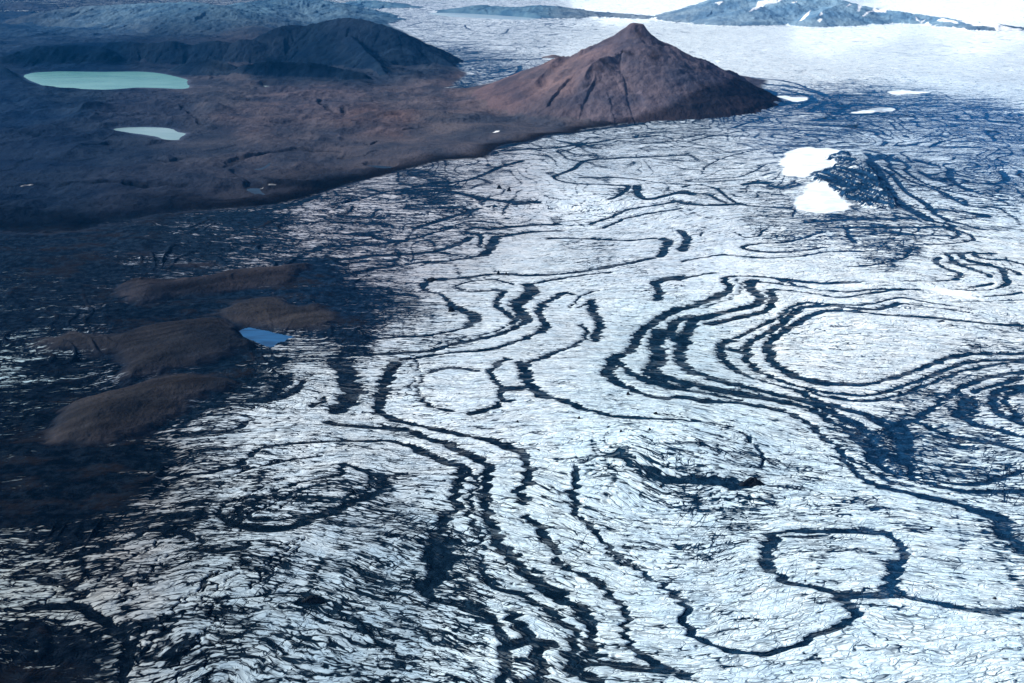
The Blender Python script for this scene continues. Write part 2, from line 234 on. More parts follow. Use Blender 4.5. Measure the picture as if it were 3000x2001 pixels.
DIRT = [(20,1310,.33),(200,1300,.31),(250,1350,.31),(150,1370,.36),(60,1350,.36),(320,1250,.35),(280,1290,.3),(400,1300,.3),(350,1420,.36),(330,1370,.33),(320,1490,.42),(100,1340,.33),(0,1360,.4),(420,1130,.42),(480,1150,.4),(430,1000,.4),(550,950,.25),(520,1050,.35),(20,855,.5),(80,880,.62),(30,910,.6),(100,740,.7),(60,700,.72),(200,700,.72),(2100,780,.13),(1900,640,.10),(1300,800,.12),(1700,950,.17),(1500,860,.15),(1250,620,.10),(1000,700,.2),(1100,900,.1),(1000,1100,.3),(1250,1100,.15),(1500,1250,.22),(1600,1000,.2),(1650,1110,.34),(1450,1120,.24),(2000,1300,.15),(2200,1450,.1),(1800,1400,.12),(1500,1400,.12),(2200,1250,.18),(1300,1450,.2),(900,1450,.42),(850,1350,.5),(950,1400,.48),(600,1350,.38),(700,1500,.35),(300,1400,.38),(350,1300,.28),(120,1320,.36),(60,1300,.4),(100,1480,.74),(30,1540,.72),(200,1520,.72),(450,1500,.42),(600,1200,.4),(700,1150,.36),(500,1100,.38),(850,1200,.36),(900,1300,.42),(420,1200,.48),(650,1020,.25),(600,950,.2),(700,850,.25),(800,950,.22),(460,1000,.4),(420,1060,.5),
(100,1150,.86),(50,1250,.78),(200,1250,.8),(250,1100,.92),(350,1050,.75),(300,1180,.7),(330,1010,.75),(100,900,.76),(20,870,.5),(50,950,.72),(150,1000,.86),(500,900,.85),(580,860,.8),(600,820,.72),(560,880,.78),(640,800,.55),(700,800,.42),(740,740,.7),(730,650,.85),(780,720,.8),(850,700,.72),(950,720,.55),(940,780,.25),(850,620,.42),(1000,620,.25),(100,700,.72),(200,760,.55),(60,760,.62),(150,600,.9),(300,560,.86),(100,550,.97),(450,560,.66),(550,590,.5),(450,590,.7),(360,625,.58),(700,540,.42),(600,520,.72),(800,500,.5),(850,550,.45),(950,560,.5),(300,620,.66),(500,740,.95),(300,720,.9),(900,470,.42),(1000,450,.66),(1000,500,.4),(1100,430,.3),(1100,380,.42),(1250,420,.2),(1300,350,.42),(1500,300,.42),(1700,330,.36),(1500,400,.26),(1650,420,.3),(1700,270,.5),(1800,280,.5),(1850,210,.62),(1950,230,.6),(2100,230,.58),(2000,205,.55),(2250,260,.55),(2150,290,.5),(2300,330,.5),(2300,420,.5),(2150,400,.45),(2200,480,.36),(2100,350,.4),(1800,500,.4),(1950,500,.5),(2000,530,.45),(1500,550,.15),(1600,500,.2),(1350,580,.28),(2300,560,.2),(1700,600,.08),(1850,178,.10),(2000,172,.10),(2000,150,.11),(2100,178,.12),(2200,180,.12),(2300,170,.10),(2100,120,.12),(1900,120,.05),(1780,160,.15),(2350,195,.15),(1900,165,.12),(2300,190,.15),(2200,100,.05),(2000,80,.05),(1700,100,.1),(1550,80,.15),(1200,90,.32),(1000,60,.36),(1300,120,.22),(1100,160,.55),(1200,150,.42),(1100,50,.3),(1500,10,0),(2200,10,0),(2600,100,.1),(2600,500,.3),(2600,1000,.2),(2600,1500,.15),(1500,1700,.2),(0,1700,.6),(-300,1300,.7),(-300,900,.8),(1250,900,.12),(1400,700,.12),(2150,700,.15),(2250,620,.15),(1400,480,.25),(1150,700,.15),(1000,950,.16),(1100,1000,.18),(550,1430,.4),(2150,980,.42),(1900,1200,.22),(1900,880,.2),(2250,900,.3),(2300,1180,.35)]

# streak field and comb-like teeth that crevasses cut into the band edges
fx_ = X + 0; fy_ = Y + 0
wob = 6*fbm(X/110, Y/110, 3, 1)
teeth = ((vnoise(X/75, Y/5.5, 2)-.5)*15 + (vnoise(X/40, Y/12, 3)-.5)*12)*sst(4500, 2000, Y)
dsc = np.clip(np.hypot(Y, CH)/1500, .8, 1.5)
QX = X + wob*1.2*dsc + teeth; QY = Y + wob*dsc + 4*(vnoise(X/25, Y/9, 4)-.5)
band = np.zeros(X.shape, np.float32); bid = np.zeros(X.shape, np.int16)
BIDS = {30: ('I 620,560|I 1400,535|I 1470,740|I 640,550|I 720,560|I 600,790'.split('|'), 'closed oval ring of dark ash on white ice above the lower lobe'),
31: ('I 1160,1120|I 220,1320|I 1150,990|H 2250,940|H 1750,570|H 1620,100'.split('|'), 'long ash loop that curls under the white lobe below the oval ring'),
32: ('I 1500,950|I 2050,1070|I 1100,960'.split('|'), 'straightish ash tail running sideways from the oval ring'),
33: ('F 2351,680|F 1080,592|F 600,790|F 1000,1085'.split('|'), 'ash band hugging the big smooth white oval, innermost of its bundle'),
34: ('F 1960,590|F 1500,522|F 830,550|F 740,1070'.split('|'), 'second ash band outside the big smooth white oval'),
35: ('F 1820,540|F 740,520|F 330,760|F 400,990|F 830,520|F 330,820'.split('|'), 'greyer broad third ash band outside the big smooth white oval'),
36: ('F 1630,425|F 350,320|F 320,430|E 1900,880|E 1950,1100'.split('|'), 'outermost long ash band of the bundle, bulging far toward the centre'),
37: ('F 500,355|F 850,400|F 150,620|F 60,1000|F 750,1180'.split('|'), 'thick dark S-shaped ash band through the middle of the bundle'),
38: ('F 1600,420|F 640,420'.split('|'), 'thin hooked ash band ending short of the thick S-shaped one'),
39: ('G 1560,480|G 2300,420|H 250,150|G 2351,160|G 2351,230|H 180,170'.split('|'), 'dark ash oval with nested rings on dirty ice'),
40: ('H 640,620|H 620,640|H 560,900'.split('|'), 'black jagged ash pit left of the central bands'),
41: ('H 1200,1080|H 1200,1300|H 1270,1560'.split('|'), 'black star-shaped ash pit at the lower edge'),
42: ('E -60,1345|E 750,1510|H 1000,80|H 1000,450|H 1280,830|H 1560,1000'.split('|'), 'broad central ash band with toothed edges running down the ice'),
43: ('E 1580,460|E 1420,500|E 1380,710|E 360,940|E 230,1270|E 1150,1500|H 1270,430|H 1500,730|H 1750,900|H 2050,1380'.split('|'), 'very long ash band zigzagging down right of the broad central one'),
44: ('G 1150,130|E 500,1530|H 800,80|H 750,410|H 620,980|H 870,1020|H 1080,1140'.split('|'), 'narrow black ash band passing the jagged pit and bounding dirty ice'),
45: ('F 800,1130|F 1450,1350|F 1700,1270'.split('|'), 'ash band leading from the bundle to the dark triangular junction'),
46: ('F 1950,1180|F 2351,1035|F 1920,1320|F 2000,1200'.split('|'), 'broad blue grey ash bow beyond the triangular junction'),
47: ('F 1620,1330|I 1540,20'.split('|'), 'ash ring round the white oval under the triangular junction'),
48: ('F 1760,200|F 1880,345'.split('|'), 'thin S-shaped ash band, first of the small waves near the snow caps'),
49: ('E 1500,15|E 1060,55|E 980,180'.split('|'), 'ash hook wrapping a dirty grey tongue of ice'),
50: ('E 2140,205|E 700,350|E 570,390|E 750,540|E 880,670'.split('|'), 'ash band with a sharp pointed bend beside the dark wedge'),
51: ('E 1850,300|E 1290,390|E 1270,640'.split('|'), 'heavy ash band with a double kink right of the pointed bend'),
52: ('E 1200,390|E 800,405|E 1070,420|E 1180,660'.split('|'), 'lighter ash band curling inside the double kink'),
53: ('E 1730,500|E 1650,660|E 1620,800'.split('|'), 'short forked ash band sweeping down to the small white basin'),
54: ('E 10,930|E -60,930'.split('|'), 'short black ash block between dirty ice and the long zigzag band'),
55: ('F 1470,1370|F 1300,1330'.split('|'), 'dark blue triangular ash junction where several bands meet'),
56: ('I 1300,180|I 2050,390|F 1150,1400'.split('|'), 'dark blue ash band swinging out of the junction to the frame edge'),
57: ('I 150,200|I 250,200|H 2150,180|H 2000,110|H 2150,180'.split('|'), 'smeared ash patch around the dark mound'),
58: ('G 200,1060'.split('|'), 'curved black ash rim in the near left corner')}
def add_band(wd, stg, txt):
    me_ = next((k for k, v in BIDS.items() if any(txt.startswith(p) for p in v[0])), 0)
    o = pts(txt)
    wx, wy = O2W(o[:, 0], o[:, 1])
    sld = np.sqrt(wx**2+wy**2+CH*CH)
    wm = (wd+.6)*S*sld/F*1.08*np.where(o[:, 1] > 1050, .85, 1.)                   # half width in metres
    P = smooth(np.stack([wx, wy, wm], 1), 4)
    for i in range(len(P)-1):
        a, b = P[i], P[i+1]; r = max(a[2], b[2], 1)*2.05
        mn = np.minimum(a, b)[:2]-r-40; mx = np.maximum(a, b)[:2]+r+40
        i0 = max(np.searchsorted(rows, mn[1])-1, 0); i1 = min(np.searchsorted(rows, mx[1])+1, NR)
        if i1 <= i0: continue
        smin = min(mn[0]/WY[i0], mn[0]/WY[i1-1]); smax = max(mx[0]/WY[i0], mx[0]/WY[i1-1])
        j0 = max(np.searchsorted(sc, smin)-1, 0); j1 = min(np.searchsorted(sc, smax)+1, NC)
        if j1 <= j0: continue
        d, t = segd(QX[i0:i1, j0:j1], QY[i0:i1, j0:j1], a, b)
        hw = a[2]+(b[2]-a[2])*t
        v = np.clip(1-.5*d/hw, 0, 1)*stg
        bb = band[i0:i1, j0:j1]; kk = v > bb; bb[kk] = v[kk]; bid[i0:i1, j0:j1][kk] = me_
for b in BANDS: add_band(*b)
dirt = samp(ctrl(DIRT), OX, OY)[..., 0]
dirt = dirt + .03*sst(1050, 1350, OX)*sst(880, 1050, OY)
q_ = fbm(X/420+.3*fbm(X/200, Y/200, 2, 1), Y/620, 3, 4)*7.5
iso = np.exp(-((q_-np.floor(q_)-.5)/.085)**2)*1.5
ISO = [(2200,400,.30),(2000,330,.22),(2200,280,.22),(2300,520,.15),(1650,400,.16),(1450,350,.20),(1500,480,.10),(1200,480,.2),(1000,560,.15),(1300,650,.03),(1900,1200,.12),(1600,1050,.10),(1200,1400,.05),(700,1350,.12),(500,1300,.1),(1300,90,.15),(1200,120,.15),(1900,120,.05),(2200,150,.06),(1900,700,.02),(300,700,.15),(2200,900,.1),(1000,900,.05),(0,1200,.1)]
dirt = dirt + (iso-.25)*samp(ctrl(ISO, 110, 60), OX, OY)[..., 0]

# ------------------------------------------------------------------ land outline and rock colour
LAND = pts("O -600,24 700,30 870,42 900,60 960,90 1010,120 1040,150 1072,168 1040,196 1020,203 1064,204 1120,192 1200,172 1350,160 1500,160 1650,166 1760,184 1747,203 1710,230 1660,250 1567,270 1480,284 1350,295 1300,317 1217,342 1144,362 1117,379 1000,384 910,400 850,413 784,429 640,470 400,497 200,522 0,530 -600,600")
lx, ly = O2W(LAND[:, 0], LAND[:, 1]); LANDW = np.stack([lx, ly], 1)
lw_ = 25+150*sst(600, 350, OX); sdl = sdist(X+lw_*fbm(X/260, Y/160, 5, 5), Y+lw_*fbm(X/300, Y/170, 5, 2), LANDW, 600)
rockm = sst(20+60*sst(600, 350, OX), -20-60*sst(600, 350, OX), sdl)
ROCK = [(1450,100,.17,.115,.10),(1350,150,.20,.13,.105),(1250,200,.19,.125,.105),(1420,200,.175,.12,.108),(1600,180,.15,.105,.10),(1500,260,.15,.115,.11),(1700,200,.10,.08,.085),(1100,230,.13,.088,.08),(950,230,.11,.082,.078),(900,290,.12,.075,.066),(1000,300,.11,.085,.08),(1150,320,.10,.08,.078),(1000,350,.095,.075,.074),(850,340,.085,.068,.068),(700,240,.11,.08,.078),(600,280,.10,.074,.072),(650,330,.08,.065,.066),(500,230,.085,.07,.07),(450,330,.065,.058,.062),(350,250,.06,.055,.062),(250,350,.042,.044,.052),(100,350,.035,.038,.048),(300,430,.045,.042,.048),(500,420,.06,.052,.056),(700,390,.075,.062,.064),(600,440,.05,.045,.05),(100,450,.035,.036,.043),(50,250,.035,.045,.06),(150,220,.045,.05,.058),(200,130,.018,.03,.045),(400,130,.035,.04,.05),(600,120,.055,.05,.055),(750,80,.06,.055,.062),(850,120,.05,.05,.06),(900,160,.045,.05,.06),(700,170,.03,.036,.045),(200,60,.07,.075,.085),(500,40,.06,.07,.08),(100,80,.06,.066,.075),(800,10,.07,.085,.10),(1100,20,.07,.085,.10)]
tint = samp(ctrl(ROCK, 40, 16), OX, OY)*np.array([.52, .69, .90])

# ------------------------------------------------------------------ heights
def ridge(R, slope, Z, region, rid, gul=.0, rx=0, conc=0., wob=0., minz=8.):
    """raise the terrain to the skirts of a crest line R [(x,y,z)...]"""
    P = smooth(np.array(R), 3)
    m = (X > P[:, 0].min()-1600) & (X < P[:, 0].max()+1600) & (Y > P[:, 1].min()-1700) & (Y < P[:, 1].max()+1700)
    x = X[m]; y = Y[m]
    if wob:
        x = x + wob*fbm(x/110, y/110, 4, 3); y = y + wob*fbm(x/120+7, y/120, 4, 4)
    best = np.full(x.shape, -1e4); bd = np.zeros(x.shape); bs = np.zeros(x.shape); s0 = 0
    for i in range(len(P)-1):
        a, b = P[i], P[i+1]
        d, t = segd(x, y, a, b); L = math.hypot(b[0]-a[0], b[1]-a[1])
        zr = a[2]+(b[2]-a[2])*t
        h = zr - slope*d - conc*(1-np.exp(-d/70.))*60
        k = h > best
        best = np.where(k, h, best); bd = np.where(k, d, bd); bs = np.where(k, s0+t*L, bs)
        s0 += L
    if gul:
        g = (ridged(bs/70+.0015*bd, bd/600, 3, 2)-.55)*gul*sst(20, 220, bd) + fbm(x/45, y/45, 4, 1)*gul*.35
        g = g + (ridged(bs/26+.002*bd+fbm(x/60, y/60, 2, 2)*.4, bd/400, 2, 5)-.55)*gul*.32*sst(30, 160, bd)
        best = best + g
    z0 = Z[m]; k = 14.
    hh = np.clip(.5+.5*(best-z0)/k, 0, 1)
    Z[m] = z0*(1-hh)+best*hh+k*hh*(1-hh)
    rr = region[m]; rr[(best > z0+minz)] = rid; region[m] = rr
def R(txt, Ys):
    o = pts(txt); return [ray(p[0], p[1], yy) for p, yy in zip(o, Ys)]
region = np.where(rockm > .5, 1, 0).astype(np.int16)
und = 9*fbm(X/420, Y/420, 3, 0) + 3.5*fbm(X/120, Y/70, 3, 6)
Z = (und - 1.0)*sst(900, 1700, Y)*.0 + und*.9 + 20*np.exp(-(((OX-1560)/190)**2+((OY-1045)/70)**2)) + 14*np.exp(-(((OX-700)/200)**2+((OY-1150)/80)**2)) + 12*np.exp(-(((OX-2050)/230)**2+((OY-790)/80)**2))
ridgy = ridged(X/330, Y/260, 5, 1)-.5; rol = fbm(X/700, Y/500, 5, 5)
Zland = 9 + 26*rol*sst(0, -300, sdl) + (46*ridgy + 26*(ridged(X/140+3, Y/110, 4, 2)-.5)*sst(-.3, .3, fbm(X/600, Y/400, 3, 3)))*sst(0, -200, sdl) + 4.0*fbm(X/40, Y/40, 3, 3)
tint = tint + (sst(8600, 10800, Y)*sst(-5200, -3500, X))[..., None]*np.array([.035,.085,.12]) + (sst(8600, 10500, Y)*sst(900, 2600, X))[..., None]*np.array([.055,.125,.18])  # distance haze added to the tint of the far mountains and hills
Z = Z*(1-rockm) + np.maximum(Zland, 1.5)*rockm*sst(30, -120, sdl)
# ripples and crevasse relief on the ice
near = sst(5200, 1500, Y)
icerel = (vnoise(X/22, Y/7.5, 1)-.5)*2.6 + (vnoise(X/60, Y/19, 2)-.5)*3.4 + (vnoise(X/9, Y/5, 5)-.5)*1.0
Z = Z + icerel*(1-rockm)*(.2+.45*near)
# bands stand a little below / above the ice
Z = Z - 2.6*sst(.3, .75, band)*(1-rockm)

# rubble relief of the debris covered margin
deb = sst(.5, .8, dirt)*(1-rockm)*sst(1000, 800, OX)
Z = Z + deb*(16*(ridged(X/420, Y/170, 4, 3)-.5) + 9*(ridged(X/130, Y/60, 4, 2)-.5) + 5*(ridged((X+Y*.3)/300, Y/45, 4, 5)-.5))
# hill range behind the green lake
ridge(R("A 100,352 250,318 400,306 600,312 700,322", [7150,7150,7150,7150,7100]), .62, Z, region, 3, 30, conc=-.2, wob=12)
ridge(R("A -400,420 -100,400 60,380 120,352", [7000,7000,7050,7100]), .5, Z, region, 3, 26, conc=.3, wob=12)
ridge(R("A 700,322 760,293 880,283 1000,300 1100,288 1200,282 1300,305 1400,293 1520,277 1600,290 1660,270 1750,272", [7250]*12), .5, Z, region, 3, 26, conc=.2, wob=15)
ridge(R("A 1750,272 1900,192 2000,170 2080,178 2200,153 2351,123 B 30,120 200,143 350,193 450,243", [7350,7450,7500,7500,7500,7500,7480,7400,7300,7250]), .48, Z, region, 3, 26, wob=14)
ridge(R("B 450,243 520,303 600,353 700,403 780,455 850,495", [7250,7180,7100,7000,6900,6800]), .55, Z, region, 3, 22, wob=10)
ridge(R("B 60,240 150,330 250,430 330,520", [7200,6900,6600,6300]), .52, Z, region, 3, 26, wob=16)
ridge(R("A 1650,455 1850,420 2050,432 2200,432 2330,470 B 60,480 150,500", [6420,6420,6420,6380,6350,6300,6260]), .8, Z, region, 3, 22, wob=14)
ridge(R("A 1180,470 1300,430 1450,410 1560,430", [6700,6700,6650,6600]), .42, Z, region, 3, 18, wob=14)
ridge(R("B 600,440 700,480 800,510", [6720,6700,6720]), .5, Z, region, 3, 20, wob=12)
# pointed peak on the glacier edge
ridge(R("B 900,606 1000,588 1150,545 1250,505 1350,468 1400,432 1500,394 1600,373 1650,338 1750,303 1850,253 1930,203 1990,160 2020,152 2070,157 2100,200 2140,255 2200,300 2280,345 2351,377 C 130,402 200,432 280,477 340,483 420,532 480,575",
    [5960,5900,5800,5740,5700,5680,5650,5620,5600,5600,5600,5600,5600,5600,5600,5600,5620,5640,5660,5680,5700,5720,5750,5800,5900,5980]), .5, Z, region, 2, 22, conc=1.15, wob=10)
ridge(R("B 2020,170 2010,240 1980,300 1960,345 1880,385 1780,398 1720,440 1680,520", [5590,5540,5480,5430,5330,5280,5230,5140]), .44, Z, region, 2, 26, conc=.45, wob=12)
ridge(R("B 1500,394 1450,430 1400,500 1330,570", [5640,5560,5460,5330]), .38, Z, region, 2, 12, conc=.1, wob=12)
ridge(R("B 2150,290 2250,420 2330,540 2351,640", [5590,5480,5350,5180]), .46, Z, region, 2, 16, conc=.1, wob=14)
ridge(R("C 150,410 220,500 260,600", [5700,5560,5450]), .5, Z, region, 2, 16, wob=12)
ridge(R("B 950,700 1150,690 1350,650 1500,640", [5450,5450,5450,5400]), .2, Z, region, 2, 10, wob=20)
ridge(R("A 505,790 560,745 620,722 850,716 1050,722 1250,748 1390,835", [4930,5000,5060,5100,5100,5060,4950]), .5, Z, region, 1, 16, wob=10, minz=1e9)
ridge(R("A 1190,800 1250,782 1310,800", [4940,4930,4920]), .55, Z, region, 1, 10, wob=8, minz=1e9)
ridge(R("A -300,430 -60,445 20,452 80,475 140,515 190,560", [6450,6450,6420,6350,6250,6150]), .5, Z, region, 3, 18, wob=12)
# small humps on the back glacier
ridge(R("B 1400,398 1450,376 1510,388", [7500,7500,7500]), .3, Z, region, 9, 6, wob=8, minz=4)
# moraine hills in front of the peak
for txt, yy, slp, g in (("B 550,900 900,860 1200,880 1480,900", 4600, .13, 10), ("B 200,770 450,740 700,760", 4950, .3, 16), ("B 850,930 1100,905 1350,920", 4330, .15, 8), ("B 500,1010 900,985 1200,975", 4080, .1, 6),
    ("A 1950,640 2150,650 2300,690", 5800, .35, 14), ("A 1900,840 1960,820", 5050, .4, 10),
    ("A 1150,1050 1250,1035 1380,1090", 4150, .4, 12), ("A 1700,1090 2000,1050 2300,1040", 4250, .3, 8), ("A 1900,1130 2200,1090 2340,1110", 4080, .12, 8),
    ("A 200,1070 500,1080 700,1150", 4150, .3, 12), ("A 0,1230 300,1330 500,1370", 3700, .25, 12), ("A 1300,1310 1600,1290 1650,1330", 3750, .25, 8),("A 300,920 100,880 -200,860", 4750, .3, 14), ("A 500,1240 900,1230 1250,1270", 3850, .2, 12)):
    pass
    rr = [(a, b, min(max(c, 6), 46)) for a, b, c in R(txt, [yy]*12)]
    ridge(rr, slp, Z, region, 1, g, wob=14, minz=1e9)
# distant mountains
ridge(R("C -50,110 0,92 130,32 200,5 300,-30 450,-45 600,-60 800,-50 1000,-15 1100,2 1300,50 1500,78 1750,112 1900,138 2000,150 2150,160 2300,182 2450,200", [10900,10900,11000,11000,11100,11200,11200,11200,11100,11000,10900,10700,10500,10100,9900,9700,9700,9700]), .3, Z, region, 4, 26, wob=30)
ridge(R("C 260,110 420,60 600,40", [10400,10500,10900]), .28, Z, region, 4, 26, wob=30)
ridge(R("C 900,120 1000,60 1100,20", [10200,10500,10800]), .3, Z, region, 4, 26, wob=30)
ridge(R("B 750,80 850,60 950,32 1050,42 1200,47 1400,37 1600,62 1800,82 2000,95 2200,120", [12200,12100,12000,11900,11800,11600,11500,11400,11200,11000]), .16, Z, region, 5, 30, wob=40)
ridge(R("A 400,60 900,25 1300,15 1450,30 1560,60", [10600,10600,10300,10000,9900]), .22, Z, region, 5, 36, wob=40)
ridge(R("A 1500,60 1650,20 1850,0 2100,-15 2280,20 2351,60", [10300,10500,11000,11200,11000,10700]), .22, Z, region, 5, 36, wob=40)
ridge(R("A -300,60 0,40 150,10 260,40", [12500,12500,12600,12400]), .2, Z, region, 5, 30, wob=40)
ridge(R("B -50,30 150,0 350,20 600,60", [12800,13000,12800,12500]), .16, Z, region, 5, 30, wob=40)
ridge(R("A 1650,190 1740,175 1800,185", [9200,9200,9200]), .2, Z, region, 5, 16, wob=20)

# basins of the two lakes
LAKES = {}
def lake(name, txt, zl, rim, depth=4, n=3):
    P = wpoly(txt, zl, n); d = sdist(X+5*fbm(X/40, Y/40, 2, 6), Y, P, 300)
    global Z
    inside = zl - depth*sst(0, -25, d)-.2
    f = sst(0, rim, d)
    out = zl + .25 + (np.maximum(Z, zl+.8)-zl)*f
    Z = np.where(d < 0, inside, out if rim < 299 else out) if False else np.where(d < 0, inside, np.where(d < 299, out, Z))
    LAKES[name] = (P, zl)
    return d
lake('green', "A 165,520 200,507 250,499 350,494 450,492 700,495 950,493 1100,505 1200,525 1290,550 1285,570 1305,600 1250,612 1100,606 950,603 850,610 720,617 550,612 400,610 300,590 220,560 175,538", 6.0, 120)
# crater bowl above the small lake
cx, cy = O2W(345, 268); 
dC = np.hypot((X-cx)/330, (Y-cy)/250)
Z = Z + 22*np.exp(-((dC-1.0)/.22)**2)*sst(-40, 60, Y-cy)*rockm - 6*sst(.95, .6, dC)*rockm
lake('pale', "A 775,892 850,880 950,876 1050,877 1170,885 1230,910 1280,922 1240,945 1235,962 1190,964 1130,960 1080,942 1000,928 880,912", 4.0, 60)
lake('strip', "A 1810,590 1900,595 2050,603 2115,622 2050,622 1950,612 1850,602", 3.0, 40, 2)
lake('stream', "A 1615,1190 1670,1185 1700,1215 1750,1245 1805,1275 1790,1305 1835,1348 1780,1345 1700,1310 1730,1275 1735,1258 1660,1215", 1.0, 25, 2)
lake('stream2', "A 1740,1165 1800,1155 1860,1120 1850,1145 1800,1170", 1.5, 20, 2)
lake('meltpool', "D 1635,712 1680,695 1730,685 1775,697 1830,705 1860,703 1900,722 1950,735 2030,752 1980,765 1960,785 1920,790 1870,825 1790,800 1750,780 1690,760 1650,735", 1.0, 15, 2)
lake('shore', "B 165,1142 250,1140 370,1152 330,1168 240,1165", 1.0, 20, 2)
0 and lake('west', "A -60,1510 60,1500 105,1525 90,1550 -60,1565", 1.0, 20, 2)
lake('farlake', "B 600,90 700,88 900,95 1150,110 1350,128 1200,135 900,122 720,112", 2.0, 60, 2)
pass

# rounded bedrock domes left of the ice
DOMES = ["D 740,470 850,380 950,340 1100,347 1300,342 1500,302 1700,277 2000,262 2140,252 2150,275 2060,330 2030,390 1900,420 1700,440 1500,470 1350,480 1200,490 1000,545 900,535 800,490",
"D 1330,640 1500,590 1600,540 1800,482 1980,490 2050,540 2200,540 2330,600 2340,640 2300,690 2150,725 2000,735 1900,722 1800,700 1700,690 1640,680 1500,640",
"D 200,805 350,775 500,732 750,742 950,705 1200,655 1500,632 1620,680 1680,750 1790,810 1700,870 1550,930 1400,960 1200,1010 1000,1050 850,1080 800,1030 840,960 800,900 700,890 500,880 300,860",
"D 290,1450 310,1370 380,1290 500,1210 600,1160 850,1100 1000,1060 1200,1025 1500,1022 1640,1060 1600,1120 1450,1180 1350,1230 1200,1320 1100,1370 900,1460 700,1530 400,1535",
"D 860,190 960,160 1070,190 1050,212 900,207",
"D 1120,255 1250,240 1450,236 1510,250 1400,263 1200,266"]
DH = [23, 15, 27, 29, 7, 6]
domef = np.zeros(X.shape, np.float32)
for i, (t, h) in enumerate(zip(DOMES, DH)):
    P = wpoly(t); d = sdist(X+10*fbm(X/35, Y/25, 3, 1), Y+8*fbm(X/30, Y/30, 3, 2), P, 200)
    ins = np.clip(-d, 0, 200); pr = 1-np.exp(-ins/60.)
    Z = Z*(1-.8*(d < 0)*pr) + h*pr + (d < 0)*(4.5*fbm((X+Y*.6)/190, (Y-X*.5)/45, 4, 3)+4*(ridged(X/90, Y/60, 4, 6)-.5)+9*fbm(X/260, Y/170, 3, 2))*pr
    stk = fbm((X+Y*.6)/220, (Y-X*.5)/15, 4, 4); tint = tint*np.where((d < 5)[..., None], 1., 1.); dn = d + 22*fbm(X/60, Y/22, 4, 5); domef = np.maximum(domef, sst(6, -26, dn)); region[d < 0] = 10+i
    m = sst(14, -14, dn)[..., None]*(.72+.28*sst(5, 55, -dn))[..., None]; cc = np.array([(.062,.052,.050),(.06,.052,.047),(.046,.043,.042),(.05,.044,.040),(.06,.048,.045),(.06,.048,.045)][i])
    tint = tint*(1-m)+cc*m*np.array([.34,.41,.52])*(1+.5*stk+.6*fbm(X/120, Y/80, 4, 2))[..., None].clip(.3, 2)
rockm = np.maximum(rockm, domef)
def ray_hit(ox, oy):     # march the camera ray of an image pixel to the terrain
    r = (ox*S-1500)/F; u = (1000.5-oy*S)/F
    d = np.array([r, ct+u*st, -st+u*ct])
    for yy in np.arange(3500, 13000, 12.0):
        t = yy/d[1]; x = d[0]*t; z = CH+d[2]*t
        i = min(np.searchsorted(rows, yy), NR-1); j = int(np.clip(np.searchsorted(sc, x/WY[i]), 0, NC-1))
        if Z[i, j] >= z: return x, yy
    return x, yy
